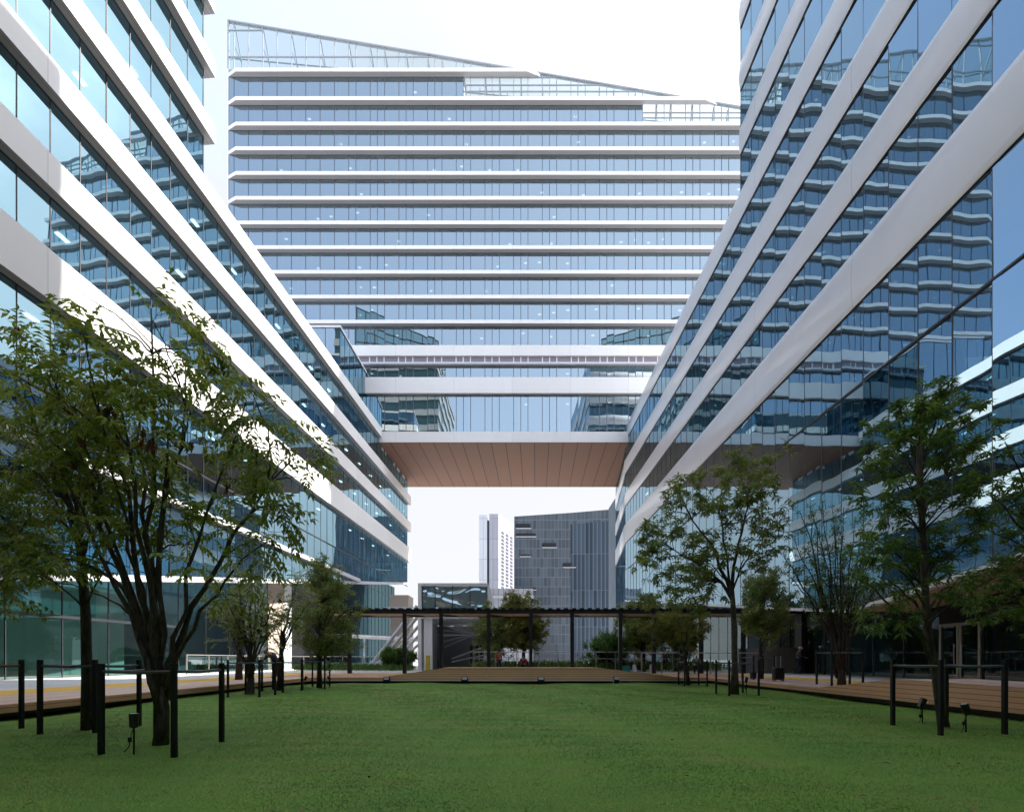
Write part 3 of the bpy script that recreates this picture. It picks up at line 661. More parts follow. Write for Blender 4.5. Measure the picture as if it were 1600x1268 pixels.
# ================================================================== TIMBER DECK (folded ring round the lawn)
dk = thing('timber_deck', 'folded timber deck round the lawn, raised into low ramps at its middle and right', 'deck', (0, 26, .1))
mb = MB(); mb.box(-12.9, -10.2, -9, 24.45, .14, .30); mb.build('deck_boards', M['deck_l'], dk)
mb = MB(); mb.box(-10.2, -10.17, -9, 24.45, .13, .298); mb.build('deck_fascia', M['deck_face'], dk)
def ribbon(pts, name, mat, fmat, axis, face, back1, back2):
    """pts: (along, ztop). top surface flat from face to back1, then down to .3 at back2"""
    top = MB(); fa = MB()
    def q(a, d, z): return (a, d, z) if axis == 'x' else (d, a, z)
    for (a0, z0), (a1, z1) in zip(pts, pts[1:]):
        top.quad(q(a0, face, z0), q(a1, face, z1), q(a1, back1, z1), q(a0, back1, z0)); top.quad(q(a0, back1, z0), q(a1, back1, z1), q(a1, back2, .30), q(a0, back2, .30))
        s = -.03 if axis == 'x' else -.03
        fa.hexa([q(a0, face + s, .15), q(a1, face + s, .15), q(a1, face, .15), q(a0, face, .15), q(a0, face + s, z0 - .01), q(a1, face + s, z1 - .01), q(a1, face, z1 - .01), q(a0, face, z0 - .01)])
    top.build(name, mat, dk); fa.build('deck_fascia', fmat, dk)
ribbon([(-12.9, .30), (-6.6, .302), (-3.55, .78), (4.55, .78), (8.6, .302), (12.9, .30)], 'deck_boards', M['deck_f'], M['deck_face'], 'x', 24.45, 27.2, 30.0)
ribbon([(24.42, .30), (15.6, .302), (12.5, .70), (8.5, .64), (-9, .64)], 'deck_boards', M['deck_l'], M['deck_face'], 'y', 9.9, 12.0, 12.9)
mb = MB(); mb.box(-10.1, 9.9, 24.38, 24.419, .125, .165); mb.build('edge_trim', M['lightgrey'], dk)
mb = MB(); mb.box(10.2, 12.9, -9, 24.4, .0, .14); mb.box(-12.9, 12.9, 24.9, 29.9, .0, .14); mb.box(-12.9, -10.6, -9, 24.4, 0, .135); mb.build('deck_plinth', M['black'], dk)

# ================================================================== PERGOLA CANOPY
pg = thing('pergola', 'long dark steel pergola with timber lined roof behind the stage', 'pergola', (0, 32, .3))
YC = 32.0; zt = EYE + (HZ - 951.5) * YC / F; zl = zt - .28
mb = MB(); mb.box(-13.4, 20.2, YC - .1, YC + .06, zl, zt); mb.box(-13.4, 20.2, YC + 2.6, YC + 2.75, zl, zt); mb.build('fascia_beam', M['dark'], pg)
mb = MB(); x = -13.2
while x < 20: mb.box(x, x + .26, YC - .24, YC + 2.9, zt + .004, zt + .07); x += .52
mb.build('roof_slats', M['dark'], pg)
mb = MB(); mb.box(-13.3, 20.1, YC + .07, YC + 2.59, zl + .05, zl + .12); mb.build('ceiling_lining', M['wood_canopy'], pg)
for k, px in enumerate((481, 546, 632, 689, 763.5, 829.5, 894, 969.5, 1022, 1096, 1162)):
    x = (px - 800) * YC / F
    if px == 481: continue
    c_ = MB(); c_.box(x - .115, x + .115, YC - .06, YC + .17, .29, zl - .004); c_.build('post', M['dark'], pg)
    br = MB(); br.tube([(x, YC + .2, zl - .08), (x + .9, YC + 2.5, zl + .02)], .05, 4); br.build('brace', M['dark'], pg)

# ================================================================== PORTAL (white framed box) AND STRUTS
pt = thing('entrance_portal', 'white framed portal box with wavy mirror glass above its dark passage', 'portal', (-7, 40, .3))
YP = 40.0
def PX(px): return (px - 800) * YP / F
def PZ(py): return EYE + (HZ - py) * YP / F
x0, x1 = PX(653), PX(763); ztop = PZ(910.5); zmid = PZ(951)
mb = MB(); mb.box(x0, x0 + .28, YP, YP + 9, .3, ztop); mb.box(x0 + .28, x1, YP, YP + 9, ztop - .22, ztop); mb.box(x1 - .08, x1, YP, YP + 9, zmid - 1.2, ztop - .22); mb.box(x0 + .28, x1 - .08, YP + .02, YP + 9, zmid - .75, zmid - .45); mb.build('frame', M['white'], pt)
mb = MB(); mb.box(x0 + .45, x0 + 1.15, YP + .2, YP + .5, .3, zmid - .75); mb.build('column', M['white'], pt)
t = NT('wavy_mirror_glass'); g = t.n('BsdfGlossy', Roughness=.02); g.inputs['Color'].default_value = (.60, .74, .77, 1)
tc = t.n('TexCoord'); mp = t.n('Mapping'); mp.inputs['Scale'].default_value = (.55, 1, 1.0); mp.inputs['Rotation'].default_value = (0, .5, 0); t.l(tc.outputs['Object'], mp.inputs['Vector'])
nz = t.n('TexNoise', Scale=.9, Detail=1.0, Distortion=.8); t.l(mp.outputs['Vector'], nz.inputs['Vector']); b = t.n('Bump', Strength=1.0, Distance=.26); t.l(nz.outputs['Fac'], b.inputs['Height']); t.l(b.outputs[0], g.inputs['Normal']); df = t.n('BsdfDiffuse'); df.inputs['Color'].default_value = (.20, .275, .29, 1); ms = t.n('MixShader'); ms.inputs['Fac'].default_value = .5; t.l(g.outputs[0], ms.inputs[1]); t.l(df.outputs[0], ms.inputs[2]); t.surf(ms.outputs[0])
mb = MB(); xs4 = [x0 + .36, x0 + 1.42, x0 + 2.85, x0 + 4.3, x1 - .1]
for a, b_ in zip(xs4, xs4[1:]): mb.box(a + .03, b_ - .03, YP + .08, YP + .12, zmid - .40, ztop - .3)
pgl = mb.build('mirror_glass', t.m, pt)
mb = MB()
for a in xs4: mb.box(a - .03, a + .03, YP + .05, YP + .15, zmid - .42, ztop - .23)
mb.box(xs4[0], xs4[-1], YP + .06, YP + .14, zmid + .02, zmid + .08); mb.build('mullion_frame', M['dark'], pgl)
mb = MB(); mb.box(x0 + .3, x1, YP + 8.6, YP + 9, .3, zmid - .8); mb.build('passage_wall', M['grey'], pt)
mb = MB()
for k in range(9):
    mb.tube([(x0 + 1.3 + k * .12, YP + 8 - k * .7, zmid - .9 - k * .06), (x1 - .1, YP + 8 - k * .8, 2.6 + .28 * k)], .05, 5)
for k in range(5):
    mb.tube([(x0 + 1.2, YP + 7 - k, 2.4 + k * .5), (x1, YP + 7 - k, zmid - 1.0 - k * .32)], .08, 5)
mb.tube([(x0 + 1.2, YP + 3, 3.4), (x1, YP + 3, 3.4)], .09, 5); mb.tube([(x0 + 2.2, YP + 5, 1.3), (x1 - .2, YP + 4, 2.5)], .09, 5); mb.tube([(x0 + 2.2, YP + 5, 1.0), (x1 - .2, YP + 4, 1.7)], .07, 5)
mb.build('roof_truss', M['lightgrey'], pt)
mb = MB()
for x in (PX(727), PX(737), PX(745)): mb.box(x - .12, x + .12, YP + 6, YP + 6.2, .3, 2.6)
mb.build('passage_post', M['black'], pt)
mb = MB(); mb.box(PX(748), PX(756), YP + 7.5, YP + 7.6, .3, 2.3); mb.build('passage_opening', M['white'], pt)
yb = MB(); yb.box(PX(667.5), PX(672.5), YP - .6, YP - .3, .29, 1.45); yb.box(PX(667), PX(673), YP - .62, YP - .28, 1.45, 1.55); tag(yb.build('yellow_bin', mat_plain('yellow_plastic', (.55, .40, .02), .5), bevel=.02), 'narrow yellow bin standing against the white portal column', 'bin')
strut0 = None
for k in range(5):
    p0 = at(582 + k * 10.5, 1036 - k * .5, 42 + k * 1.2); p1 = at(652 + k * 7, 946 + k * 9, 42 + k * 1.2)
    mb = MB(); mb.tube([p0, p1], .17 - .012 * k, 8); mb.tube([p0 - Vector((0, 0, .35)), p0 + Vector((0, 0, .1))], .3, 8)
    o = mb.build('diagonal_strut', M['lightgrey'], smooth=False)
    tag(o, ['thick white diagonal strut leaning on the portal, leftmost and lowest of five', 'white diagonal strut leaning on the portal, second from the left of five', 'white diagonal strut leaning on the portal, middle of the five', 'white diagonal strut leaning on the portal, fourth from the left', 'thinnest white diagonal strut, closest to the white portal frame'][k], 'strut', 'diagonal struts beside the portal')
# white walkway canopy + small block behind trees
wc = thing('walkway_canopy', 'thin white walkway roof on slim posts behind the planting bed', 'canopy', (-17, 52, .3))
mb = MB(); mb.hexa([at(470, 992, 52), at(655, 1002, 50), at(655, 1000, 54), at(470, 990, 56), at(470, 988, 52), at(655, 998, 50), at(655, 996, 54), at(470, 986, 56)]); mb.build('roof', M['white'], wc)
for px in (500, 569, 640):
    mb = MB(); p_ = at(px, 994, 52); mb.tube([(p_.x, 52, .29), (p_.x, 52, p_.z)], .12, 8); mb.build('post', M['white'], wc)
sb = thing('plant_housing', 'small beige plant housing at the end of the left block', 'plant housing', (-14, 62, 5))
mb = MB(); a = at(609, 948, 60); b_ = at(638, 929, 60); mb.box(a.x, b_.x, 60, 63, a.z, b_.z); mb.build('box', M['stone'], sb)
mb = MB(); mb.box(a.x - .6, b_.x + 1.8, 59.6, 63, a.z - .25, a.z - .01); mb.build('slab', M['lightgrey'], sb)
mb = MB(); mb.box(a.x, b_.x, 60.4, 63, .3, a.z - .26); mb.build('base_wall', M['stone'], sb)

# ================================================================== DISTANT BUILDINGS
def grid_mat(name, col, gcol, px_, pz_, wx, wz, rough=.25, nzv=.25, metal=.0):
    t = NT(name); p = t.n('BsdfPrincipled', Roughness=rough, Metallic=metal); tc = t.n('TexCoord'); sp = t.n('SeparateXYZ'); t.l(tc.outputs['Object'], sp.inputs[0])
    def line(o, per, w):
        m = t.n('Math', operation='DIVIDE'); m.inputs[1].default_value = per; t.l(o, m.inputs[0]); fr = t.n('Math', operation='FRACT'); t.l(m.outputs[0], fr.inputs[0])
        fl = t.n('Math', operation='FLOOR'); t.l(m.outputs[0], fl.inputs[0]); l_ = t.n('Math', operation='LESS_THAN'); l_.inputs[1].default_value = w / per; t.l(fr.outputs[0], l_.inputs[0]); return l_, fl
    ax = t.n('Math', operation='ADD'); t.l(sp.outputs['X'], ax.inputs[0]); t.l(sp.outputs['Y'], ax.inputs[1])
    lx, fx = line(ax.outputs[0], px_, wx); lz, fz_ = line(sp.outputs['Z'], pz_, wz)
    mxx = t.n('Math', operation='MAXIMUM'); t.l(lx.outputs[0], mxx.inputs[0]); t.l(lz.outputs[0], mxx.inputs[1])
    cb = t.n('CombineXYZ'); t.l(fx.outputs[0], cb.inputs[0]); t.l(fz_.outputs[0], cb.inputs[2]); wn = t.n('TexWhiteNoise'); t.l(cb.outputs[0], wn.inputs['Vector'])
    mx = t.n('Mix', data_type='RGBA'); mx.inputs['A'].default_value = rgba([c * (1 - nzv) for c in col]); mx.inputs['B'].default_value = rgba([c * (1 + nzv) for c in col]); t.l(wn.outputs['Value'], mx.inputs['Factor'])
    m2 = t.n('Mix', data_type='RGBA'); t.l(mxx.outputs[0], m2.inputs['Factor']); t.l(mx.outputs['Result'], m2.inputs['A']); m2.inputs['B'].default_value = rgba(gcol); t.l(m2.outputs['Result'], p.inputs['Base Color']); t.surf(p.outputs[0]); return t.m
dt = thing('distant_tower', 'slim pale distant tower split by a dark vertical slot', 'tower', (-10, 260, 0))
YD = 260.0
def DX(px): return (px - 800) * YD / F
def DZ(py): return EYE + (HZ - py) * YD / F
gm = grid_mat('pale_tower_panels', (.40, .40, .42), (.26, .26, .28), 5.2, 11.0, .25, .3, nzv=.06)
mb = MB(); mb.box(DX(748.5), DX(761), YD, YD + 20, 0, DZ(804)); mb.build('left_slab', gm, dt)
mb = MB(); mb.hexa([(DX(764.5), YD, 0), (DX(778.5), YD, 0), (DX(799) + 6, YD + 30, 0), (DX(764.5), YD + 30, 0), (DX(764.5), YD, DZ(802.5)), (DX(778.5), YD, DZ(802.5)), (DX(799) + 6, YD + 30, DZ(802.5)), (DX(764.5), YD + 30, DZ(802.5))]); mb.build('right_slab', grid_mat('dim_tower_panels', (.24, .235, .26), (.17, .17, .19), 5.2, 11.0, .25, .3, nzv=.06), dt)  # darker copy of the panel colour, set against the direct sun on this slab
mb = MB(); mb.box(DX(761), DX(764.5), YD + 2, YD + 20, 0, DZ(811)); mb.build('slot_glazing', M['mullion'], dt)
ws = MB()
sd = Facade((DX(778.5), YD), ((DX(799) + 6 - DX(778.5)), 30), (30, -(DX(799) + 6 - DX(778.5)))); Ls = math.hypot(sd.u.x, sd.u.y); sd.u /= Ls; sd.n.normalize()
for c_ in range(5):
    for r_ in range(34):
        aa = 4 + c_ * (Ls - 7) / 4.3; zz = 4 + r_ * 2.0
        if zz > DZ(826): continue
        sd.bar(ws, aa, aa + 3.2, -.1, .06, zz, zz + 1.2)
ws.build('window_strip', M['mullion'], dt)
dg = thing('glass_office_block', 'grey glass office slab with black panels for the slots in its skin, beyond the bridge', 'office building', (18, 160, 0))
YG = 160.0
def GX(px): return (px - 800) * YG / F
def GZ(py): return EYE + (HZ - py) * YG / F
gmat = grid_mat('grey_blue_curtain_wall', (.066, .079, .094), (.11, .12, .132), 1.2, 3.15, .16, .28, rough=.16, nzv=.22)
gmat2 = grid_mat('darker_curtain_wall', (.036, .052, .070), (.12, .133, .15), 1.2, 12.0, .20, .1, rough=.12, nzv=.3)
zl_, zr_ = GZ(806.5), GZ(796)
mb = MB(); mb.hexa([(GX(803.5), YG, 0), (GX(891.5), YG, 0), (GX(891.5), YG + 30, 0), (GX(803.5), YG + 30, 0), (GX(803.5), YG, zl_), (GX(891.5), YG, zl_ + .55 * (zr_ - zl_)), (GX(891.5), YG + 30, zl_ + .55 * (zr_ - zl_)), (GX(803.5), YG + 30, zl_)]); mb.build('left_wing', gmat, dg)
zm_ = zl_ + .55 * (zr_ - zl_)
mb = MB(); mb.hexa([(GX(891.6), YG - .05, 0), (GX(968), YG - 1.4, 0), (GX(968), YG + 30, 0), (GX(891.6), YG + 30, 0), (GX(891.6), YG - .05, zm_ - 3.8), (GX(968), YG - 1.4, zr_ - 3.8), (GX(968), YG + 30, zr_ - 3.8), (GX(891.6), YG + 30, zm_ - 3.8)]); mb.build('right_wing', gmat2, dg)
mb = MB(); mb.hexa([(GX(891.6), YG, zm_ - 3.8), (GX(968), YG - 1.3, zr_ - 3.8), (GX(968), YG + 30, zr_ - 3.8), (GX(891.6), YG + 30, zm_ - 3.8), (GX(891.6), YG, zm_), (GX(968), YG - 1.3, zr_), (GX(968), YG + 30, zr_), (GX(891.6), YG + 30, zm_)]); mb.build('parapet_screen', gmat, dg)
for (xa, xb, ya, yb_) in ((806, 829, 818, 825), (806, 837, 833, 838), (847, 869, 848, 855), (812, 829, 866, 869), (879, 899, 879, 886), (804, 837, 918, 921)):
    mb = MB(); mb.box(GX(xa), GX(xb), YG - .1, YG + .02, GZ(yb_), GZ(ya)); mb.build('slot_shade_panel', M['black'], dg)  # black panel on the flat skin stands in for shade inside a slot
    f_ = MB(); f_.box(GX(xa), GX(xb) + .2, YG - .42, YG + .02, GZ(yb_) - .16, GZ(yb_) - .02); f_.build('slot_sill', M['lightgrey'], dg)
dp = thing('podium_block', 'low grey panelled podium beside the distant glass slab', 'building', (-2, 150, 0))
pm = grid_mat('lilac_panels', (.22, .22, .24), (.10, .10, .11), 1.55, 60, .18, .1, nzv=.08)
mb = MB(); Yq = 150.0; mb.box((760 - 800) * Yq / F, (833 - 800) * Yq / F, Yq, Yq + 8, 0, EYE + (HZ - 919) * Yq / F); mb.build('wall', pm, dp)
mb = MB(); mb.box((760 - 800) * Yq / F, (834 - 800) * Yq / F, Yq - .25, Yq + 8, EYE + (HZ - 934) * Yq / F, EYE + (HZ - 930) * Yq / F); mb.build('floor_band', M['grey'], dp)

# ================================================================== RAILINGS, PLANTING
def railing(name, label, pts, top, mid, step=1.3, glass=False, posth=None):
    rt = thing(name, label, 'railing', (pts[0][0], pts[0][1], .3))
    rl_ = MB(); rl_.tube([(x, y, top) for x, y in pts], .03, 6); rl_.build('top_rail', M['rail'], rt)
    if mid: m_ = MB(); m_.tube([(x, y, mid) for x, y in pts], .02, 6); m_.build('middle_rail', M['rail'], rt)
    for (xa, ya), (xb, yb_) in zip(pts, pts[1:]):
        L = math.hypot(xb - xa, yb_ - ya); n = max(1, round(L / step))
        for k in range(n):
            tt = k / n; x, y = xa + (xb - xa) * tt, ya + (yb_ - ya) * tt; pm_ = MB(); pm_.box(x - .03, x + .03, y - .03, y + .03, .285, top - .03); pm_.build('post', M['rail'], rt)
        if glass:
            g = MB(); d = Vector((xb - xa, yb_ - ya, 0)).normalized(); nn = Vector((-d.y, d.x, 0)) * .006
            pa, pb = Vector((xa, ya, .4)), Vector((xb, yb_, .4)); g.hexa([pa - nn, pb - nn, pb + nn, pa + nn] + [q + Vector((0, 0, top - .5)) for q in (pa - nn, pb - nn, pb + nn, pa + nn)]); g.build('glass_panel', M['glass_c'], rt)
    return rt
railing('railing', 'thin bronze railing behind the stage under the pergola', [(-2.9, 36), (2, 36), (13.4, 36)], EYE + 12 * 36 / F, EYE + 1.5 * 36 / F, 1.5)
railing('railing', 'short sloping bronze stair handrail behind the right trees', [(8.0, 29.8), (9.3, 30.0), (15.5, 30.4)], 1.62, None, 3)
railing('glass_railing', 'pale glass balustrade along the left block entrance', [(-20.2, 30), (-20.8, 44), (-18, 46), (-12.5, 46.4)], 1.5, None, 2.2, glass=True)

# ---------------------------------------------------------------- leaves and trees
def leaf_quad(mb, p, d, L, w, up, fold=.25):
    d = d.normalized(); s = d.cross(up)
    if s.length < .05: s = d.cross(Vector((1, .2, .1)))
    s.normalize(); nrm = s.cross(d); b = len(mb.v)
    droop = nrm * (-.18 * L)
    pts = [p, p + d * (L * .45) + s * (w * .5) + nrm * (fold * w), p + d * L + droop, p + d * (L * .45) - s * (w * .5) + nrm * (fold * w), p + d * (L * .5) + droop * .3]
    mb.v += [(q.x, q.y, q.z) for q in pts]; mb.f += [(b, b + 1, b + 4), (b + 1, b + 2, b + 4), (b + 2, b + 3, b + 4), (b + 3, b, b + 4)]; mb.mi += [0] * 4
def leaf_flat(mb, p, d, L, w, up):
    d = d.normalized(); s = d.cross(up)
    if s.length < .05: s = d.cross(Vector((1, .2, .1)))
    s.normalize(); b = len(mb.v)
    for q in (p, p + d * (L * .45) + s * (w * .5), p + d * L, p + d * (L * .45) - s * (w * .5)): mb.v.append((q.x, q.y, q.z))
    mb.f.append((b, b + 1, b + 2, b + 3)); mb.mi.append(0)
def rv(r, z=1.0): return Vector((r.gauss(0, 1), r.gauss(0, 1), r.gauss(0, z))).normalized()
def leaves(mb, r, p, d, style, sc):
    if style == 'pinnate':
        L = r.uniform(.26, .42) * sc; n = r.randint(4, 6)
        d = (d + rv(r) * .75 + Vector((0, 0, .1))).normalized(); side = d.cross(Vector((0, 0, 1)))
        if side.length < .1: side = Vector((1, 0, 0))
        side.normalize(); pos = Vector(p); dirv = d.copy()
        for k in range(n):
            pos = pos + dirv * (L / n); dirv = (dirv + Vector((0, 0, -.20))).normalized()
            for sgn in (-1, 1):
                ld = (side * sgn + dirv * .55 + Vector((0, 0, -.42 + r.gauss(0, .18)))).normalized(); leaf_quad(mb, pos, ld, r.uniform(.10, .14) * sc, r.uniform(.042, .056) * sc, Vector((0, 0, 1)) + rv(r) * .3)
        leaf_quad(mb, pos, dirv, .13 * sc, .05 * sc, Vector((0, 0, 1)))
    elif style == 'lance':
        n = r.randint(5, 8); a0 = r.random() * 6.28
        for k in range(n):
            a = a0 + 6.28 * k / n + r.gauss(0, .3); side = Vector((math.cos(a), math.sin(a), r.uniform(-.95, .45)))
            ld = (side + d * .5).normalized(); leaf_quad(mb, p + rv(r) * .03 * sc, ld, r.uniform(.11, .19) * sc, r.uniform(.034, .05) * sc, Vector((0, 0, 1)) + rv(r) * .3)
    elif style == 'small':
        for k in range(r.randint(6, 10)):
            leaf_flat(mb, p + rv(r) * .14 * sc * r.random(), rv(r) + d * .6, r.uniform(.06, .11) * sc, r.uniform(.028, .045) * sc, rv(r))
def bend(a, d0, b, n, r, wob):
    """curve from a leaving along d0 to b"""
    L = (b - a).length; c1 = a + d0 * L * .42; out = []
    for i in range(n + 1):
        t = i / n; p = a * (1 - t) ** 2 + c1 * 2 * t * (1 - t) + b * t * t
        if 0 < i < n: p = p + rv(r) * wob * L
        out.append(p)
    return out
def tree(name, label, base, forks, targets, r0, style, lsc, leafmat, seed, dens=1.0, sec=5, seclen=.8, bark='bark', bare=0, group=None, dry=0, inner=.35, tw=3, stems=1, nseg=8, leafprob=.9, up=.45, mains=None):
    """base: ground point; forks: trunk points above it; targets: limb tips (Vectors)"""
    r = random.Random(seed); base = Vector(base); root = thing(name, label, 'tree', base, group)
    tk = MB(); lf_ = MB(); db = MB()
    tp = [base - Vector((0, 0, .15))] + [Vector(f) for f in forks]
    n = len(tp); rad = [r0 * (1.35 if i == 0 else 1.0 - .35 * i / max(1, n - 1)) for i in range(n)]
    if n == 2: tp = [tp[0], tp[0].lerp(tp[1], .18), tp[0].lerp(tp[1], .6) + rv(r) * r0 * .4, tp[1]]; rad = [r0 * 1.4, r0 * 1.02, r0 * .9, r0 * .82]
    tk.tube(tp, rad, 10); top = tp[-1]; td = (tp[-1] - tp[-2]).normalized()
    sites = []; done = []
    for ti, T in enumerate(targets):
        T = Vector(T)
        # leave the trunk at the fork or from along its upper part
        a = top
        if len(forks) > 1:
            i0 = 0
            for q in range(len(forks) - 1):
                if Vector(forks[q]).z <= T.z - .45 * (Vector((T.x, T.y)) - Vector((forks[q][0], forks[q][1]))).length: i0 = q
            a = Vector(forks[i0]).lerp(Vector(forks[i0 + 1]), r.random() * (.9 if Vector(forks[i0 + 1]).z < T.z - .2 else .15))
        side = None
        if mains and ti >= mains and done:
            best = None
            for (mp, mr) in done:
                for q in range(2, len(mp) - 1):
                    dv = T - mp[q]; cost = dv.length + 1.6 * max(0.0, .35 * dv.length - dv.z)
                    if best is None or cost < best[0]: best = (cost, mp[q], mr[q], (mp[q + 1] - mp[q]).normalized())
            side = best; a = best[1]
        if side: pass
        elif stems > 1: a = a + Vector((r.gauss(0, r0 * .5), r.gauss(0, r0 * .5), r.uniform(-r0 * 3, 0)))
        d0 = ((T - a).normalized() + (side[3] * .7 if side else td * .55) + Vector((0, 0, up * .5))).normalized(); path = bend(a, d0, T, nseg, r, .016); L = (T - a).length
        rl = r0 * r.uniform(.26, .42) * min(1.2, max(.5, L / 2.5)); rl = min(rl, side[2] * .75) if side else (rl * 1.3 if mains else rl)
        rads = [rl * (1 - .88 * i / nseg) + .004 for i in range(nseg + 1)]; tk.tube(path, rads, 6)
        if not side: done.append((path, rads))
        isbare = ti >= len(targets) - bare
        for s_ in range(sec):
            t_ = inner + (1 - inner) * (s_ + r.random()) / sec; i = min(nseg - 1, int(t_ * nseg)); p = path[i].lerp(path[i + 1], t_ * nseg - i); ld = (path[i + 1] - path[i]).normalized()
            d = (ld * .7 + rv(r) * .8 + Vector((0, 0, .25))).normalized(); l2 = seclen * r.uniform(.45, 1.1) * (1.15 - .5 * t_); e = p + d * l2 + Vector((0, 0, -.06 * l2))
            pa = bend(p, (d + Vector((0, 0, .4))).normalized(), e, 4, r, .03); rs = max(.004, rads[i] * .45); tk.tube(pa, [rs * (1 - .78 * q / 4) for q in range(5)], 5)
            if isbare and r.random() < .9: continue
            for w in range(tw):
                t2 = .35 + .65 * (w + r.random()) / tw; j = min(3, int(t2 * 4)); q = pa[j].lerp(pa[j + 1], t2 * 4 - j); dd = ((pa[j + 1] - pa[j]).normalized() * .6 + rv(r) * .8 + Vector((0, 0, .2))).normalized(); l3 = seclen * .32 * r.uniform(.5, 1.2); q2 = q + dd * l3
                tk.tube([q, q.lerp(q2, .5) + rv(r) * .015, q2], [rs * .4 + .002, rs * .3 + .002, .002], 4, caps=False); sites.append((q2, dd)); sites.append((q.lerp(q2, .55), (dd + rv(r) * .6).normalized()))
            sites.append((e, d))
        if not isbare: sites.append((path[-1], (path[-1] - path[-2]).normalized()))
    for (p, d) in sites:
        if r.random() > leafprob: continue
        q = dens
        while q > 0:
            if r.random() < q: leaves(lf_, r, p + rv(r) * .04 * (dens > 1), d, style, lsc)
            q -= 1
    tk.build('trunk', M[bark], root, smooth=True); lf_.build('crown', M[leafmat], root)
    for k in range(dry):
        p, d = sites[r.randrange(len(sites))]; m_ = MB()
        for q in range(9): leaf_quad(m_, p + rv(r) * .05, (Vector((0, 0, -1)) + rv(r) * .35), .17, .05, rv(r))
        m_.build('withered_cluster', M['dry'], root)
    return root
def tg(Y, pts, r=None, dY=.0):
    r = r or random.Random(1); return [at(x, y, Y + r.uniform(-dY, dY)) for x, y in pts]

# T1: the big many-stemmed tree at left
r = random.Random(11); Y = 6.95
t1 = [(262, 580), (165, 600), (215, 575), (110, 630), (236, 482), (70, 585), (140, 600), (290, 570), (385, 625), (455, 720), (410, 850), (95, 740), (190, 640),
      (300, 570), (345, 560), (392, 610), (452, 700), (470, 745), (455, 790), (410, 840), (350, 905), (130, 520), (70, 560), (45, 600), (30, 660), (95, 640), (160, 640), (210, 620), (270, 650), (330, 700), (120, 720), (60, 740), (180, 760), (250, 780), (90, 860), (400, 690), (360, 780), (300, 850), (150, 800), (425, 745), (175, 700), (310, 620), (75, 905), (215, 700), (140, 590), (385, 660), (25, 860),
      (128, 458), (140, 470), (176, 512), (205, 505), (238, 500), (262, 570), (110, 500)]
tree('pinnate_tree', 'largest tree, many stemmed with drooping feathery leaves and bare top twigs at left', (at(250, 1160, Y).x, Y, 0), [at(256, 1105, Y), at(247, 1055, Y)], tg(Y, t1, r, 1.1), .088, mains=13, style='pinnate', lsc=1.08, leafmat='leaf1', seed=21, dens=1.05, sec=3, seclen=.66, bare=9, dry=9, stems=3, nseg=9, group='feathery leaved trees at left', tw=2, inner=.5)
# T2
r = random.Random(12); Y = 8.15
t2 = [(60, 560), (20, 540), (90, 610), (40, 650), (5, 700), (70, 700), (120, 650), (160, 720), (30, 790), (100, 780), (150, 820), (60, 850), (110, 880), (180, 860), (200, 780), (10, 620), (40, 880), (140, 560), (185, 640), (75, 760)]
tree('pinnate_tree', 'slim feathery leaved tree standing behind the largest tree, straight dark trunk', (at(139, 1141, Y).x, Y, 0), [at(136, 1060, Y), at(134, 960, Y), at(128, 880, Y), at(120, 800, Y)], tg(Y, t2, r, .8), .085, 'pinnate', .95, 'leaf1', 31, dens=1.0, sec=3, seclen=.75, dry=4, group='feathery leaved trees at left', bark='bark_d')
# T3 off the left edge
r = random.Random(13); Y = 8.2
t3 = [(-60, 560), (-20, 600), (10, 780), (30, 830), (-10, 860), (40, 880), (-40, 740), (-70, 700), (15, 900), (-100, 640), (-90, 820), (25, 720), (50, 800), (-5, 660)]
tree('pinnate_tree', 'feathery leaved tree mostly cut off by the left edge of the photo', (-9.4, Y, 0), [(-9.45, Y, 1.0), (-9.5, Y, 2.0)], tg(Y, t3, r, .7), .085, 'pinnate', .95, 'leaf1', 41, dens=1.1, sec=4, seclen=.8, dry=3, group='feathery leaved trees at left')
# T4, T5 and the deck tree
r = random.Random(14); Y = 16.7
tree('pinnate_tree', 'multi stemmed tree with brown drying leaves inside the third post guard from left', (at(391, 1083, Y).x, Y, 0), [at(391, 1045, Y)], tg(Y, [(352, 930), (370, 900), (395, 893), (420, 905), (430, 935), (410, 960), (375, 950), (345, 965), (435, 975), (360, 985), (400, 930)], r, .8), .13, 'pinnate', .85, 'leaf3', 51, dens=1.2, sec=5, seclen=.9, dry=9, stems=4, bark='bark_d', group='feathery leaved trees at left')
Y = 18.3
tree('pinnate_tree', 'thin feathery tree with a drooping top beside the bending worker', (at(437, 1079, Y).x, Y, 0), [at(439, 1030, Y), at(441, 985, Y)], tg(Y, [(425, 960), (440, 950), (462, 905), (470, 930), (478, 960), (452, 975), (420, 985), (470, 900), (485, 940)], r, .8), .10, 'pinnate', .85, 'leaf4', 61, dens=1.0, sec=4, seclen=.8, dry=5, bark='bark_d', group='feathery leaved trees at left')
Y = 21.8
tree('pinnate_tree', 'dark trunked tree growing from the left deck behind the post guards', (at(373, 1062, Y).x, Y, .3), [at(374, 1020, Y), at(376, 975, Y)], tg(Y, [(330, 905), (350, 890), (345, 940), (375, 895), (392, 915), (325, 950), (360, 960)], r, .9), .13, 'pinnate', .9, 'leaf3', 71, dens=1.2, sec=5, seclen=1.0, bark='bark_d', dry=3, group='feathery leaved trees at left')
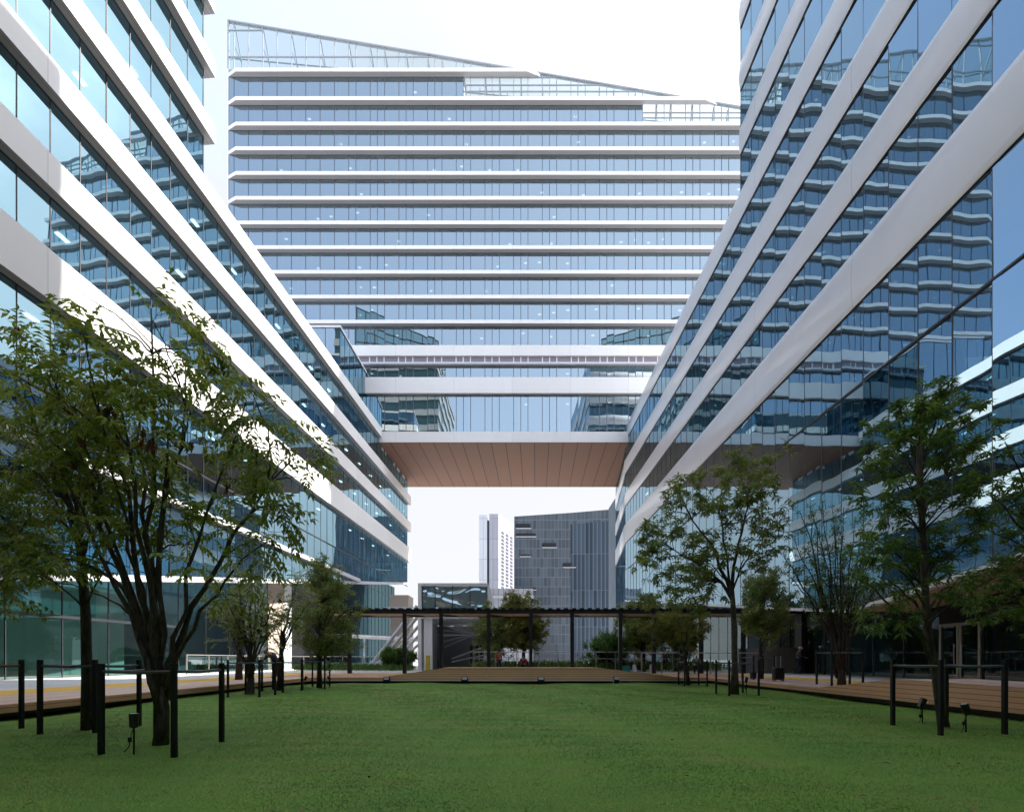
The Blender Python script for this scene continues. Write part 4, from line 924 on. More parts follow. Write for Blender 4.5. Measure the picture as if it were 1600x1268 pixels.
# T6 rounded small-leaf tree
def ell(r, px, py, rx, ry, Y, n, ryd):
    out = []
    while len(out) < n:
        a, b_, c_ = r.uniform(-1, 1), r.uniform(-1, 1), r.uniform(-1, 1); q = a * a + b_ * b_ + c_ * c_
        if .25 < q < 1: out.append(at(px + a * rx, py + b_ * ry, Y + c_ * ryd))
    return out
r = random.Random(15); Y = 20.8
tree('small_leaf_tree', 'broad small leaved pale green tree at the far left corner of the lawn', (at(499, 1074, Y).x, Y, 0), [at(499, 1040, Y), at(500, 1000, Y), at(501, 950, Y), at(503, 905, Y)], ell(r, 507, 955, 56, 82, Y, 60, 1.5) + tg(Y, [(540, 960), (556, 985), (560, 1005), (465, 990), (460, 1005), (505, 876), (495, 880)]), .10, 'small', 1.0, 'leaf4', 81, dens=1.7, sec=5, seclen=.75, bark='bark_d', inner=.3, nseg=6)
# T7 right middle tree
r = random.Random(16); Y = 17.1
t7 = [(1070, 790), (1030, 850), (1120, 780), (1175, 770), (1200, 830), (1095, 870), (1010, 905), (1062, 945), (1095, 930), (1130, 880), (1028, 930), (1105, 960), (1045, 755), (1060, 770), (1090, 745), (1118, 742), (1150, 725), (1165, 720), (1195, 735), (1212, 712), (1205, 760), (1190, 790), (1225, 830), (1215, 860), (1015, 830), (1030, 850), (1055, 830), (1085, 800), (1110, 800), (1140, 790), (1160, 800), (1180, 830), (1075, 860), (1020, 880), (1050, 890), (1080, 905), (1110, 850), (1135, 840), (1005, 840), (1200, 810), (1060, 930), (1100, 900), (1165, 860), (1190, 890), (1040, 800), (1128, 765), (1172, 765), (1010, 875), (1035, 915)]
tree('broadleaf_tree', 'airy tree with a forked straight trunk in front of the right block', (at(1148, 1083, Y).x, Y, 0), [at(1148, 1040, Y), at(1147, 980, Y), at(1145, 940, Y), at(1143, 915, Y)], tg(Y, t7, r, 1.4), .115, mains=6, style='lance', lsc=1.3, leafmat='leaf4', seed=91, dens=1.45, sec=5, tw=2, seclen=.95, up=.9, dry=4, inner=.35)
r = random.Random(17); Y = 22.7
tree('broadleaf_tree', 'leaning thin stemmed tree with rusty green leaves right of the stage', (at(1076, 1067, Y).x, Y, 0), [at(1073, 1040, Y), at(1070, 1015, Y)], tg(Y, [(1010, 960), (1030, 955), (1050, 945), (1075, 950), (1095, 965), (1015, 985), (1040, 980), (1090, 985), (1060, 965), (1000, 975), (1030, 1000), (1100, 950)], r, 1.4), .08, 'lance', 1.35, 'leaf5', 101, dens=1.6, sec=5, seclen=1.0, stems=3)
Y = 22.6; r = random.Random(18)
tree('small_leaf_tree', 'dense dark oval tree growing from the right deck left of the suitcase', (at(1188, 1061, Y).x, Y, .3), [at(1188, 1035, Y), at(1189, 1000, Y), at(1192, 950, Y), at(1196, 905, Y)], ell(r, 1200, 943, 44, 66, Y, 60, 1.3), .10, 'small', 1.1, 'leaf3', 111, dens=1.6, sec=5, seclen=.7, bark='bark_d', inner=.3, nseg=6)
r = random.Random(19); Y = 17.2
t10 = [(1375, 850), (1385, 890), (1225, 870), (1365, 820), (1250, 800), (1265, 790), (1285, 785), (1300, 788), (1318, 792), (1335, 810), (1345, 840), (1240, 840), (1235, 880), (1350, 880), (1345, 910), (1260, 860), (1290, 850), (1320, 860), (1275, 820), (1305, 820), (1240, 905), (1355, 930), (1270, 900), (1330, 900)]
tree('small_leaf_tree', 'sparse twiggy many stemmed tree on the right deck by the ramp', (at(1315, 1069, Y).x, Y, .3), [at(1315, 1045, Y), at(1313, 1020, Y)], tg(Y, t10, r, 1.0), .12, 'small', 1.0, 'leaf2', 121, dens=1.1, sec=7, seclen=.8, stems=4, bark='bark_d', leafprob=.75, nseg=7)
r = random.Random(20); Y = 8.45
t11 = [(1440, 600), (1470, 592), (1500, 610), (1530, 640), (1550, 680), (1400, 640), (1370, 670), (1350, 700), (1420, 680), (1460, 660), (1500, 690), (1540, 720), (1560, 750), (1390, 720), (1365, 740), (1340, 770), (1420, 750), (1500, 760), (1380, 800), (1345, 830), (1340, 870), (1400, 850), (1480, 830), (1520, 850), (1370, 900), (1440, 880), (1500, 900), (1330, 900), (1545, 810), (1470, 720), (1440, 640), (1520, 700), (1360, 850), (1350, 960), (1560, 900), (1410, 800), (1585, 890)]
tree('broadleaf_tree', 'tall glossy leaved tree with straight trunk in the near right post guard', (at(1477, 1134, Y).x, Y, 0), [at(1463, 1060, Y), at(1450, 990, Y), at(1446, 930, Y), at(1442, 840, Y), at(1438, 760, Y), at(1436, 690, Y)], tg(Y, t11, r, 1.1), .068, style='lance', lsc=.9, leafmat='leaf2', seed=131, dens=1.35, sec=5, tw=2, seclen=.52, dry=3, inner=.35, nseg=7, group='glossy leaved trees at right')
r = random.Random(22); Y = 9.0
t12 = [(1590, 700), (1570, 690), (1600, 740), (1560, 760), (1580, 800), (1540, 770), (1620, 700), (1530, 820), (1570, 850), (1600, 870), (1640, 780), (1550, 920), (1590, 940), (1520, 950), (1660, 850), (1545, 960), (1500, 940), (1620, 920), (1575, 900)]
tree('broadleaf_tree', 'glossy leaved tree reaching in from beyond the right edge of the photo', (at(1690, 1130, Y).x, Y, 0), [at(1685, 1040, Y), at(1670, 940, Y), at(1655, 860, Y)], tg(Y, t12, r, .9), .09, 'lance', .9, 'leaf2', 141, dens=1.3, sec=4, seclen=.6, nseg=7, group='glossy leaved trees at right')
# trees and shrubs beyond the pergola
r = random.Random(23); Y = 38.5
tree('garden_tree', 'orange tinged bushy tree behind the pergola posts at centre', (at(818, 1042, Y).x, Y, .3), [at(818, 1020, Y), at(820, 985, Y)], ell(r, 815, 972, 36, 44, Y, 40, 2.0) + tg(Y, [(805, 928), (795, 935), (845, 975), (850, 990)]), .16, 'small', 2.2, 'leaf5', 151, dens=2.4, sec=5, seclen=1.3, bark='bark_d', group='trees beyond the pergola', nseg=6)
Y = 39.5
tree('garden_tree', 'dark olive tree behind the pergola just right of the portal', (at(778, 1042, Y).x, Y, .3), [at(778, 1022, Y), at(778, 990, Y)], ell(r, 775, 985, 32, 42, Y, 40, 2.0), .16, 'small', 2.2, 'leaf3', 161, dens=1.9, sec=5, seclen=1.3, bark='bark_d', group='trees beyond the pergola', nseg=6)
Y = 37.5
tree('garden_tree', 'yellow green rounded shrub before the distant glass slab', (at(950, 1043, Y).x, Y, .3), [at(950, 1034, Y)], ell(r, 950, 1018, 32, 26, Y, 34, 1.8), .09, 'small', 2.2, 'hedge', 171, dens=2.0, sec=4, seclen=1.2, group='trees beyond the pergola', nseg=6)
Y = 38.0
tree('garden_tree', 'dense dark tree behind the pergola post right of the yellow green shrub', (at(1005, 1042, Y).x, Y, .3), [at(1005, 1020, Y), at(1005, 985, Y)], ell(r, 1000, 978, 32, 52, Y, 46, 2.0), .17, 'small', 2.2, 'leaf3', 181, dens=1.9, sec=5, seclen=1.4, bark='bark_d', group='trees beyond the pergola', nseg=6)
Y = 39.0
tree('garden_tree', 'dark tree in shade beyond the railing behind the leaning rusty tree', (at(1055, 1042, Y).x, Y, .3), [at(1055, 1020, Y), at(1055, 985, Y)], ell(r, 1058, 985, 34, 42, Y, 40, 2.0), .17, 'small', 2.2, 'leaf2', 191, dens=1.9, sec=5, seclen=1.4, bark='bark_d', group='trees beyond the pergola', nseg=6)
def strip_plants(name, label, x0, x1, y0, y1, zb, h, n, L, w, seed, mat):
    r = random.Random(seed); m_ = MB()
    for k in range(n):
        p = Vector((r.uniform(x0, x1), r.uniform(y0, y1), zb)); d = Vector((r.gauss(0, .35), r.gauss(0, .35), 1)).normalized(); leaf_flat(m_, p + d * h * r.random() * .6, d, L * r.uniform(.6, 1.2), w, rv(r))
    tag(m_.build(name, M[mat]), label, 'plants', kind='stuff')
strip_plants('groundcover_planting', 'bright green grassy planting bed left of the portal', -17.5, -8.2, 38.5, 41, .28, .35, 5000, .45, .05, 5, 'hedge')
strip_plants('groundcover_planting', 'low dark planting behind the bronze railing', -3.0, 16.0, 36.6, 39.5, .28, .75, 9000, .5, .10, 6, 'leaf2')
for k, (px, Y, w, lab) in enumerate(((612, 40.5, 16, 'round leafy bush at the feet of the white struts'), (634, 41.0, 14, 'leafy bush between pergola post and white portal'))):
    r = random.Random(300 + k); tree('bush', lab, (at(px, 1038, Y).x, Y, .3), [at(px, 1034, Y)], ell(r, px, 1026, w, 11, Y, 26, .8), .05, 'small', 2.0, 'hedge', 400 + k, dens=2.4, sec=4, seclen=.5, nseg=5, group='bushes by the struts')['category'] = 'bush'

# ================================================================== TREE GUARDS
def guard(label, pts, z, h, rails, red=None):
    cx = sum(p[0] for p in pts) / len(pts); cy = sum(p[1] for p in pts) / len(pts); g = thing('tree_guard', label, 'tree guard', (cx, cy, z), 'black post guards round the trees')
    for (x, y) in pts:
        m_ = MB(); m_.box(x - .029, x + .029, y - .029, y + .029, z - .15, z + h); m_.build('post', M['dark'], g, bevel=.004)
    for (i, j) in rails:
        a, b_ = pts[i], pts[j]; m_ = MB(); m_.tube([(a[0], a[1], z + h - .10), ((a[0] + b_[0]) / 2, (a[1] + b_[1]) / 2, z + h - .115), (b_[0], b_[1], z + h - .10)], .022, 6); m_.build('rail', M['railing_dark'] if not red else red, g)
    return g
Q = [(0, 1), (1, 2), (3, 0), (2, 3)]
guard('black post guard round the largest tree at left', [(-5.27, 6.2), (-4.28, 6.12), (-4.32, 7.19), (-5.3, 7.2)], 0, 1.15, [(0, 1), (1, 2), (3, 0)])
guard('black post guard round the slim tree behind the largest tree', [(-7.57, 7.75), (-6.73, 7.8), (-6.66, 8.63), (-7.62, 8.66)], 0, 1.2, Q)
guard('black post guard with a red rail cut off by the left edge of the photo', [(-9.65, 7.6), (-8.72, 7.55), (-8.68, 8.55), (-9.7, 8.6)], 0, 1.2, Q, red=mat_plain('faded_red_rail', (.20, .03, .03), .5))
guard('black post guard round the tree with brown drying leaves', [(-9.17, 15.6), (-8.05, 15.4), (-7.94, 16.2), (-9.2, 16.7)], 0, 1.2, Q)
guard('black post guard round the thin tree by the bending worker', [(-9.26, 17.9), (-8.2, 17.3), (-8.05, 18.5), (-9.3, 18.8)], 0, 1.2, Q)
guard('black post guard round the broad pale green tree', [(-8.32, 19.2), (-7.75, 20.0), (-8.3, 22.0), (-9.0, 21.8)], 0, 1.22, Q)
guard('black post guard round the leaning rusty green tree', [(7.93, 23.0), (7.72, 21.6), (8.72, 21.6), (9.0, 23.3)], 0, 1.2, Q)
guard('black post guard round the airy forked tree', [(7.17, 15.95), (8.27, 16.2), (8.5, 17.8), (7.35, 17.4)], 0, 1.18, Q)
guard('black post guard on the right deck round the dense dark oval tree', [(10.95, 21.9), (11.9, 21.9), (12.0, 23.1), (11.0, 23.1)], .3, 1.1, Q)
guard('black post guard on the right deck round the sparse twiggy tree', [(11.05, 16.7), (12.2, 16.8), (12.3, 17.6), (11.1, 17.6)], .3, 1.25, Q)
guard('black post guard round the tall glossy tree at near right', [(6.83, 7.7), (7.8, 7.65), (7.95, 8.85), (6.84, 8.68)], 0, 1.2, Q)

# ================================================================== SPIKE LIGHTS AND FLOODLIGHTS
def spike(label, x, y, z=0, h=.40, ang=0.0):
    g = thing('spike_light', label, 'garden light', (x, y, z), 'black spike lights in the lawn'); rot = Matrix.Rotation(ang, 3, 'Y')
    m_ = MB(); m_.tube([(x, y, z - .08), (x, y, z + h - .1)], .012, 6); m_.build('stake', M['black'], g)
    c0 = Vector((x, y, z + h)); ax = rot @ Vector((0, 0, 1)); m_ = MB(); m_.tube([c0 - ax * .1, c0 - ax * .085, c0 + ax * .06, c0 + ax * .085], [.035, .05, .055, .055], 12); hd_ = m_.build('lamp_head', M['black'], g)
    m_ = MB(); m_.tube([c0 + ax * .076, c0 + ax * .087], [.045, .045], 12); m_.build('lens', M['lightgrey'], hd_)
    m_ = MB(); m_.tube([c0 - ax * .09, (x - .03, y - .01, z + h * .55), (x - .045, y - .01, z + h * .4), (x - .05, y - .015, z + h * .2), (x - .11, y - .02, z + .01)], .006, 5); m_.tube([(x - .045, y - .01, z + h * .33), (x - .045, y - .01, z + h * .48)], .022, 8); m_.build('cable', M['black'], g)
spike('black spike light in the grass before the largest tree', -4.89, 6.25, 0, .42)
spike('tilted black spike light left of the near right tree trunk', 7.6, 8.95, 0, .40, .4)
spike('tilted black spike light right of the near right tree trunk', 7.42, 7.9, 0, .40, -.35)
spike('small black spike light by the airy forked tree', 8.25, 17.0, 0, .5, .2)
spike('small black spike light left of the broad pale green tree', -8.75, 20.5, 0, .42, .5)
spike('small black spike light right of the broad pale green tree', -7.8, 20.6, 0, .42, -.6)
for k, px in enumerate((604, 726, 845.5, 963.5)):
    x = (px - 800) * 24.2 / F; lab = ['black floodlight at the deck edge, leftmost of the row', 'grey faced floodlight at the deck edge left of centre', 'grey faced floodlight at the deck edge right of centre', 'black floodlight with white bracket at the deck edge, rightmost of the row'][k]
    g = thing('floodlight', lab, 'floodlight', (x, 24.2, .05), 'floodlights along the stage edge'); m_ = MB(); m_.hexa([(x - .15, 24.12, .17), (x + .15, 24.12, .17), (x + .15, 24.3, .13), (x - .15, 24.3, .13), (x - .15, 24.2, .36), (x + .15, 24.2, .36), (x + .15, 24.34, .31), (x - .15, 24.34, .31)]); hd_ = m_.build('housing', M['dark'], g, bevel=.01)
    m_ = MB(); m_.hexa([(x - .12, 24.105, .20), (x + .12, 24.105, .20), (x + .12, 24.118, .20), (x - .12, 24.118, .20), (x - .12, 24.172, .34), (x + .12, 24.172, .34), (x + .12, 24.185, .34), (x - .12, 24.185, .34)]); m_.build('lens', M['grey'], hd_)
    m_ = MB(); m_.box(x - .17, x - .155, 24.18, 24.25, -.05, .27); m_.box(x + .155, x + .17, 24.18, 24.25, -.05, .27); m_.build('bracket', M['lightgrey'] if k == 3 else M['dark'], g)

# ================================================================== SUITCASES, SIGNS, CRATES
def suitcase(label, x, y, z, w, h, d, mat, handle):
    g = thing('suitcase', label, 'suitcase', (x, y, z)); m_ = MB(); m_.box(x - w / 2, x + w / 2, y - d / 2, y + d / 2, z + .06, z + h); b_ = m_.build('shell', mat, g, bevel=.05)
    for k in range(5):
        m2 = MB(); xx = x - w * .36 + k * w * .18; m2.box(xx - .01, xx + .01, y - d / 2 - .012, y - d / 2 + .004, z + .12, z + h - .06); m2.build('rib', M['dark'], b_)
    for sx in (-1, 1):
        for sy in (-1, 1): m2 = MB(); xx = x + sx * (w / 2 - .05); yy = y + sy * (d / 2 - .05); m2.tube([(xx - .015, yy, z + .035), (xx + .015, yy, z + .035)], .034, 10); m2.build('wheel', M['black'], g)
    if handle:
        m2 = MB(); m2.tube([(x - .1, y, z + h), (x - .1, y, z + h + handle)], .011, 6); m2.tube([(x + .1, y, z + h), (x + .1, y, z + h + handle)], .011, 6); hb = m2.build('handle', M['lightgrey'], g); m3 = MB(); m3.tube([(x - .13, y, z + h + handle), (x + .13, y, z + h + handle)], .022, 8); m3.build('grip', M['black'], hb)
suitcase('large black suitcase with raised handle on the right deck', (1216 - 800) * 20.2 / F, 20.2, .302, .43, .58, .26, M['black'], .5)
suitcase('small dark teal case beside the dense oval tree trunk', (1183 - 800) * 22.0 / F + .02, 22.4, .302, .26, .36, .2, mat_plain('dark_teal', (.02, .05, .055), .4), 0)
def asign(label, px, Y, col):
    x = (px - 800) * Y / F; g = thing('folding_sign', label, 'folding sign', (x, Y, .285), 'small folding signs by the railing'); m = mat_plain('sign_' + label.split()[0], col, .5)
    for s_ in (-1, 1):
        m_ = MB(); m_.hexa([(x - .16, Y + s_ * .16, .285), (x + .16, Y + s_ * .16, .285), (x + .16, Y + s_ * .16 + .015, .285), (x - .16, Y + s_ * .16 + .015, .285), (x - .10, Y + s_ * .012, .85), (x + .10, Y + s_ * .012, .85), (x + .10, Y + s_ * .012 + .015, .85), (x - .10, Y + s_ * .012 + .015, .85)]); m_.build('panel', m, g)
asign('white folding floor sign leaning by the railing, left of the pergola post', 991, 34.8, (.7, .7, .7)); asign('pinkish folding floor sign by the railing, right of the pergola post', 1017.5, 34.6, (.7, .55, .52))
def crate(label, px, Y, w, h, col):
    x = (px - 800) * Y / F; m_ = MB(); m_.box(x - w / 2, x + w / 2, Y - .2, Y + .2, .285, .285 + h); m_.box(x - w / 2 - .02, x + w / 2 + .02, Y - .22, Y + .22, .285 + h, .285 + h + .06); tag(m_.build('crate', mat_plain('crate_' + str(px), col, .5), bevel=.01), label, 'crate')
crate('teal plastic crate beside the white folding sign', 977, 34.6, .6, .42, (.03, .22, .20)); crate('pale crate under the seated person in red', 818, 35.4, .35, .32, (.4, .45, .5))

# ================================================================== PEOPLE
def skinned(name, verts, edges, radii, mat, parent, sub=1):
    me = bpy.data.meshes.new(name); me.from_pydata([tuple(v) for v in verts], edges, []); o = bpy.data.objects.new(name, me); C.objects.link(o); me.materials.append(mat)
    if parent is not None: o.parent = parent; o.matrix_parent_inverse = Matrix.Translation(-base_of(parent))
    sk = o.modifiers.new('skin', 'SKIN'); sk.use_smooth_shade = True; sv = me.skin_vertices[0].data
    for i, rr in enumerate(radii): sv[i].radius = (rr if hasattr(rr, '__len__') else (rr, rr)); sv[i].use_root = (i == 0)
    s2 = o.modifiers.new('subdivision', 'SUBSURF'); s2.levels = sub; s2.render_levels = sub; return o
SKIN = mat_plain('skin', (.42, .24, .17), .5, var=.06)
def person(label, x, y, z, face, pose, top, trousers, helmet=None, hair=(.015, .012, .01), vest=None, scale=1.0):
    """face: heading angle; pose: dict of joints in metres, x = forward, y = left, z = up"""
    g = thing('person', label, 'person', (x, y, z), None); ca, sa = math.cos(face), math.sin(face)
    def W(p): return Vector((x + (p[0] * ca - p[1] * sa) * scale, y + (p[0] * sa + p[1] * ca) * scale, z + p[2] * scale))
    J = pose; names = ['pelvis', 'waist', 'chest', 'neck', 'head', 'crown', 'lsh', 'lel', 'lwr', 'rsh', 'rel', 'rwr', 'lhip', 'lkn', 'lan', 'lto', 'rhip', 'rkn', 'ran', 'rto']
    V_ = [W(J[n]) for n in names]; I = {n: i for i, n in enumerate(names)}
    rad = dict(pelvis=.14, waist=.12, chest=.14, neck=.055, head=.088, crown=.078, lsh=.06, lel=.042, lwr=.03, rsh=.06, rel=.042, rwr=.03, lhip=.088, lkn=.058, lan=.04, lto=.035, rhip=.088, rkn=.058, ran=.04, rto=.035)
    E = [('pelvis', 'waist'), ('waist', 'chest'), ('chest', 'neck'), ('neck', 'head'), ('head', 'crown'), ('chest', 'lsh'), ('lsh', 'lel'), ('lel', 'lwr'), ('chest', 'rsh'), ('rsh', 'rel'), ('rel', 'rwr'), ('pelvis', 'lhip'), ('lhip', 'lkn'), ('lkn', 'lan'), ('lan', 'lto'), ('pelvis', 'rhip'), ('rhip', 'rkn'), ('rkn', 'ran'), ('ran', 'rto')]
    ed_ = [(I[a], I[b]) for a, b in E]; rr = [rad[n] * scale for n in names]
    # nose, palms and fingers
    hd_ = Vector(J['head']); V_.append(W(hd_ + Vector((.105, 0, .0)))); rr.append(.014 * scale); ed_.append((I['head'], len(V_) - 1))
    for s_, el, wr in ((1, 'lel', 'lwr'), (-1, 'rel', 'rwr')):
        d = (Vector(J[wr]) - Vector(J[el])).normalized(); sd_ = d.cross(Vector((1, 0, .2))); sd_ = sd_.normalized() if sd_.length > .1 else Vector((0, 1, 0)); palm = Vector(J[wr]) + d * .08; V_.append(W(palm)); rr.append((.018 * scale, .04 * scale)); pi = len(V_) - 1; ed_.append((I[wr], pi))
        for k in range(4):
            o_ = (k - 1.5) * .019; a = palm + d * .03 + sd_ * o_; b_ = palm + d * (.075 + .012 * (k in (1, 2))) + sd_ * o_ * 1.15 + Vector((.02, 0, -.006)); V_ += [W(a), W(b_)]; rr += [.009 * scale, .007 * scale]; ed_ += [(pi, len(V_) - 2), (len(V_) - 2, len(V_) - 1)]
        b_ = palm + d * .02 + sd_ * .05 + Vector((.025, 0, 0)); V_.append(W(b_)); rr.append(.010 * scale); ed_.append((pi, len(V_) - 1))
    skinned('body', V_, ed_, rr, SKIN, g)
    def sub_(nm, ns, es, grow, mat, ends=None):
        vs = [W(J[n]) for n in ns]; ii = {n: i for i, n in enumerate(ns)}; ra = [(rad[n] + grow) * scale for n in ns]; return skinned(nm, vs, [(ii[a], ii[b]) for a, b in es], ra, mat, g)
    sub_('jacket', ['chest', 'waist', 'pelvis', 'lsh', 'lel', 'lwr', 'rsh', 'rel', 'rwr'], [('chest', 'waist'), ('waist', 'pelvis'), ('chest', 'lsh'), ('lsh', 'lel'), ('lel', 'lwr'), ('chest', 'rsh'), ('rsh', 'rel'), ('rel', 'rwr')], .018, top)
    sub_('trousers', ['pelvis', 'lhip', 'lkn', 'lan', 'rhip', 'rkn', 'ran'], [('pelvis', 'lhip'), ('lhip', 'lkn'), ('lkn', 'lan'), ('pelvis', 'rhip'), ('rhip', 'rkn'), ('rkn', 'ran')], .014, trousers)
    for a, b_ in (('lan', 'lto'), ('ran', 'rto')): skinned('shoe', [W(J[a]), W(J[b_])], [(0, 1)], [.052 * scale, .045 * scale], M['black'], g)
    hc = W(Vector(J['crown']) + Vector((-.012, 0, .0))); m_ = MB(); rs = .118 * scale if helmet else .108 * scale; n1, n2 = 14, 7
    up = (W(J['crown']) - W(J['head'])).normalized(); fx = Vector((ca, sa, 0)); fx = (fx - up * fx.dot(up)).normalized(); fy = up.cross(fx); b0 = len(m_.v)
    for i in range(n2 + 1):
        th = (math.pi / 2) * i / n2 * (1.0 if helmet else 1.15)
        for k in range(n1):
            ph = 2 * math.pi * k / n1; ex = 1 + (.28 if (helmet and i == n2 and math.cos(ph) > .2) else (.08 if i == n2 and helmet else 0)); q = hc - up * .02 + (fx * math.cos(ph) * 1.1 + fy * math.sin(ph) * .92) * math.sin(th) * rs * ex + up * math.cos(th) * rs; m_.v.append(tuple(q))
    for i in range(n2):
        for k in range(n1): m_.f.append((b0 + i * n1 + k, b0 + i * n1 + (k + 1) % n1, b0 + (i + 1) * n1 + (k + 1) % n1, b0 + (i + 1) * n1 + k)); m_.mi.append(0)
    m_.build('helmet' if helmet else 'hair', mat_plain('helmet_shell', helmet, .3) if helmet else mat_plain('dark_hair', hair, .6), g, smooth=True)
    return g
STAND = dict(pelvis=(0, 0, .92), waist=(0, 0, 1.08), chest=(.01, 0, 1.30), neck=(.01, 0, 1.47), head=(.03, 0, 1.57), crown=(.025, 0, 1.66), lsh=(.0, .19, 1.40), lel=(-.02, .24, 1.12), lwr=(.08, .22, .90), rsh=(.0, -.19, 1.40), rel=(-.02, -.24, 1.12), rwr=(.08, -.22, .90), lhip=(0, .10, .88), lkn=(.02, .11, .48), lan=(-.02, .11, .08), lto=(.14, .12, .04), rhip=(0, -.10, .88), rkn=(.02, -.11, .48), ran=(-.02, -.11, .08), rto=(.14, -.12, .04))
WALK = dict(STAND, chest=(.06, 0, 1.29), neck=(.09, 0, 1.46), head=(.13, 0, 1.55), crown=(.14, 0, 1.64), lsh=(.05, .19, 1.40), rsh=(.07, -.19, 1.40), lkn=(.20, .11, .52), lan=(.18, .11, .12), lto=(.33, .12, .09), rkn=(-.03, -.11, .47), ran=(-.30, -.11, .16), rto=(-.20, -.12, .04), lel=(-.10, .24, 1.14), lwr=(.02, .26, .92), rel=(.14, -.24, 1.14), rwr=(.36, -.18, 1.06))
BEND = dict(STAND, waist=(.08, 0, 1.04), chest=(.24, 0, 1.18), neck=(.38, 0, 1.27), head=(.46, 0, 1.28), crown=(.53, 0, 1.33), lsh=(.26, .19, 1.22), rsh=(.26, -.19, 1.22), lel=(.38, .22, .98), lwr=(.56, .10, .90), rel=(.34, -.22, 1.0), rwr=(.50, -.06, 1.06))
SIT = dict(STAND, pelvis=(0, 0, .50), waist=(.03, 0, .65), chest=(.08, 0, .86), neck=(.11, 0, 1.02), head=(.15, 0, 1.11), crown=(.15, 0, 1.20), lsh=(.08, .19, .95), rsh=(.08, -.19, .95), lel=(.14, .24, .70), lwr=(.36, .15, .62), rel=(.14, -.24, .70), rwr=(.36, -.15, .62), lhip=(.02, .1, .47), lkn=(.42, .13, .50), lan=(.38, .13, .08), lto=(.52, .14, .04), rhip=(.02, -.1, .47), rkn=(.42, -.13, .50), ran=(.38, -.13, .08), rto=(.52, -.14, .04))
cl = {k: mat_plain('cloth_' + k, c, .85, var=.2, scale=14) for k, c in dict(charcoal=(.05, .05, .055), navy=(.018, .03, .06), grey=(.20, .20, .21), orange=(.50, .12, .02), red=(.35, .02, .02), black=(.015, .015, .017), green=(.05, .12, .05)).items()}
person('walking person in dark jacket and white helmet before the grey hoarding', (1247 - 800) * 30.2 / F, 30.2, .29, math.radians(-25), WALK, cl['charcoal'], cl['navy'], helmet=(.75, .75, .72))
person('bending worker in dark blue sweeping the left deck', -11.75, 24.0, .302, math.radians(170), BEND, cl['navy'], cl['black'], helmet=(.45, .13, .03))
m_ = MB(); m_.tube([(-12.32, 23.9, 1.42), (-11.0 - 1.9, 23.7, .36)], .016, 6); mop = thing('broom', 'long handled broom held by the bending worker', 'broom', (-12.6, 23.8, .3)); m_.build('handle', M['rail'], mop); m_ = MB(); m_.box(-13.05, -12.75, 23.6, 23.8, .295, .37); m_.build('brush_head', M['black'], mop)
person('standing worker in bright orange by the bronze railing', (779.5 - 800) * 35.3 / F, 35.3, .29, math.radians(-70), STAND, cl['orange'], cl['navy'], scale=.93)
person('seated person in red beside the railing at the orange tree', (818 - 800) * 36.6 / F, 36.7, .29, math.radians(-95), SIT, cl['red'], cl['black'])
person('standing person in black with a dark orange top beyond the railing', (1041 - 800) * 37 / F, 37.2, .45, math.radians(-120), STAND, cl['black'], cl['black'], vest=1)
person('crouching worker in a pale green helmet behind the leaning tree', (1068 - 800) * 30.6 / F, 30.9, .29, math.radians(-60), SIT, cl['black'], cl['black'], helmet=(.52, .55, .36))
person('crouching worker in an orange helmet behind the leaning tree', (1090 - 800) * 31 / F, 31.2, .29, math.radians(-110), SIT, cl['green'], cl['black'], helmet=(.60, .30, .08))
for lab, x, y in (('low black stool under the worker in the pale green helmet', (1068 - 800) * 30.6 / F, 30.9), ('low black stool under the worker in the orange helmet', (1090 - 800) * 31 / F, 31.2), ('low black stool under the seated person in red', (818 - 800) * 36.6 / F, 36.7)):
    st = thing('stool', lab, 'stool', (x, y, .29), 'low black stools'); m_ = MB(); m_.tube([(x, y, .60), (x, y, .64)], .17, 14); m_.build('seat', M['black'], st)
    for k in range(4): a = .785 + k * 1.5708; m_ = MB(); m_.tube([(x + .1 * math.cos(a), y + .1 * math.sin(a), .6), (x + .16 * math.cos(a), y + .16 * math.sin(a), .285)], .014, 6); m_.build('leg', M['black'], st)

# ================================================================== SKY, SUN, CAMERA
EL, ROT = math.radians(43), math.radians(72.6)
w = bpy.data.worlds.new('World'); bpy.context.scene.world = w; w.use_nodes = True; nt = w.node_tree; nt.nodes.clear()
out = nt.nodes.new('ShaderNodeOutputWorld'); bg = nt.nodes.new('ShaderNodeBackground'); sky = nt.nodes.new('ShaderNodeTexSky'); sky.sky_type = 'NISHITA'; sky.sun_disc = False
sky.sun_elevation = EL; sky.sun_rotation = ROT; sky.air_density = 1.0; sky.dust_density = 2.0; sky.ozone_density = 1.6
tc = nt.nodes.new('ShaderNodeTexCoord'); mp = nt.nodes.new('ShaderNodeMapping'); mp.inputs['Scale'].default_value = (1, 1, 2.2)
nz = nt.nodes.new('ShaderNodeTexNoise'); nz.inputs['Scale'].default_value = 1.7; nz.inputs['Detail'].default_value = 7; nz.inputs['Roughness'].default_value = .55
nt.links.new(tc.outputs['Generated'], mp.inputs['Vector']); nt.links.new(mp.outputs['Vector'], nz.inputs['Vector'])
sp = nt.nodes.new('ShaderNodeSeparateXYZ'); nt.links.new(tc.outputs['Generated'], sp.inputs[0])
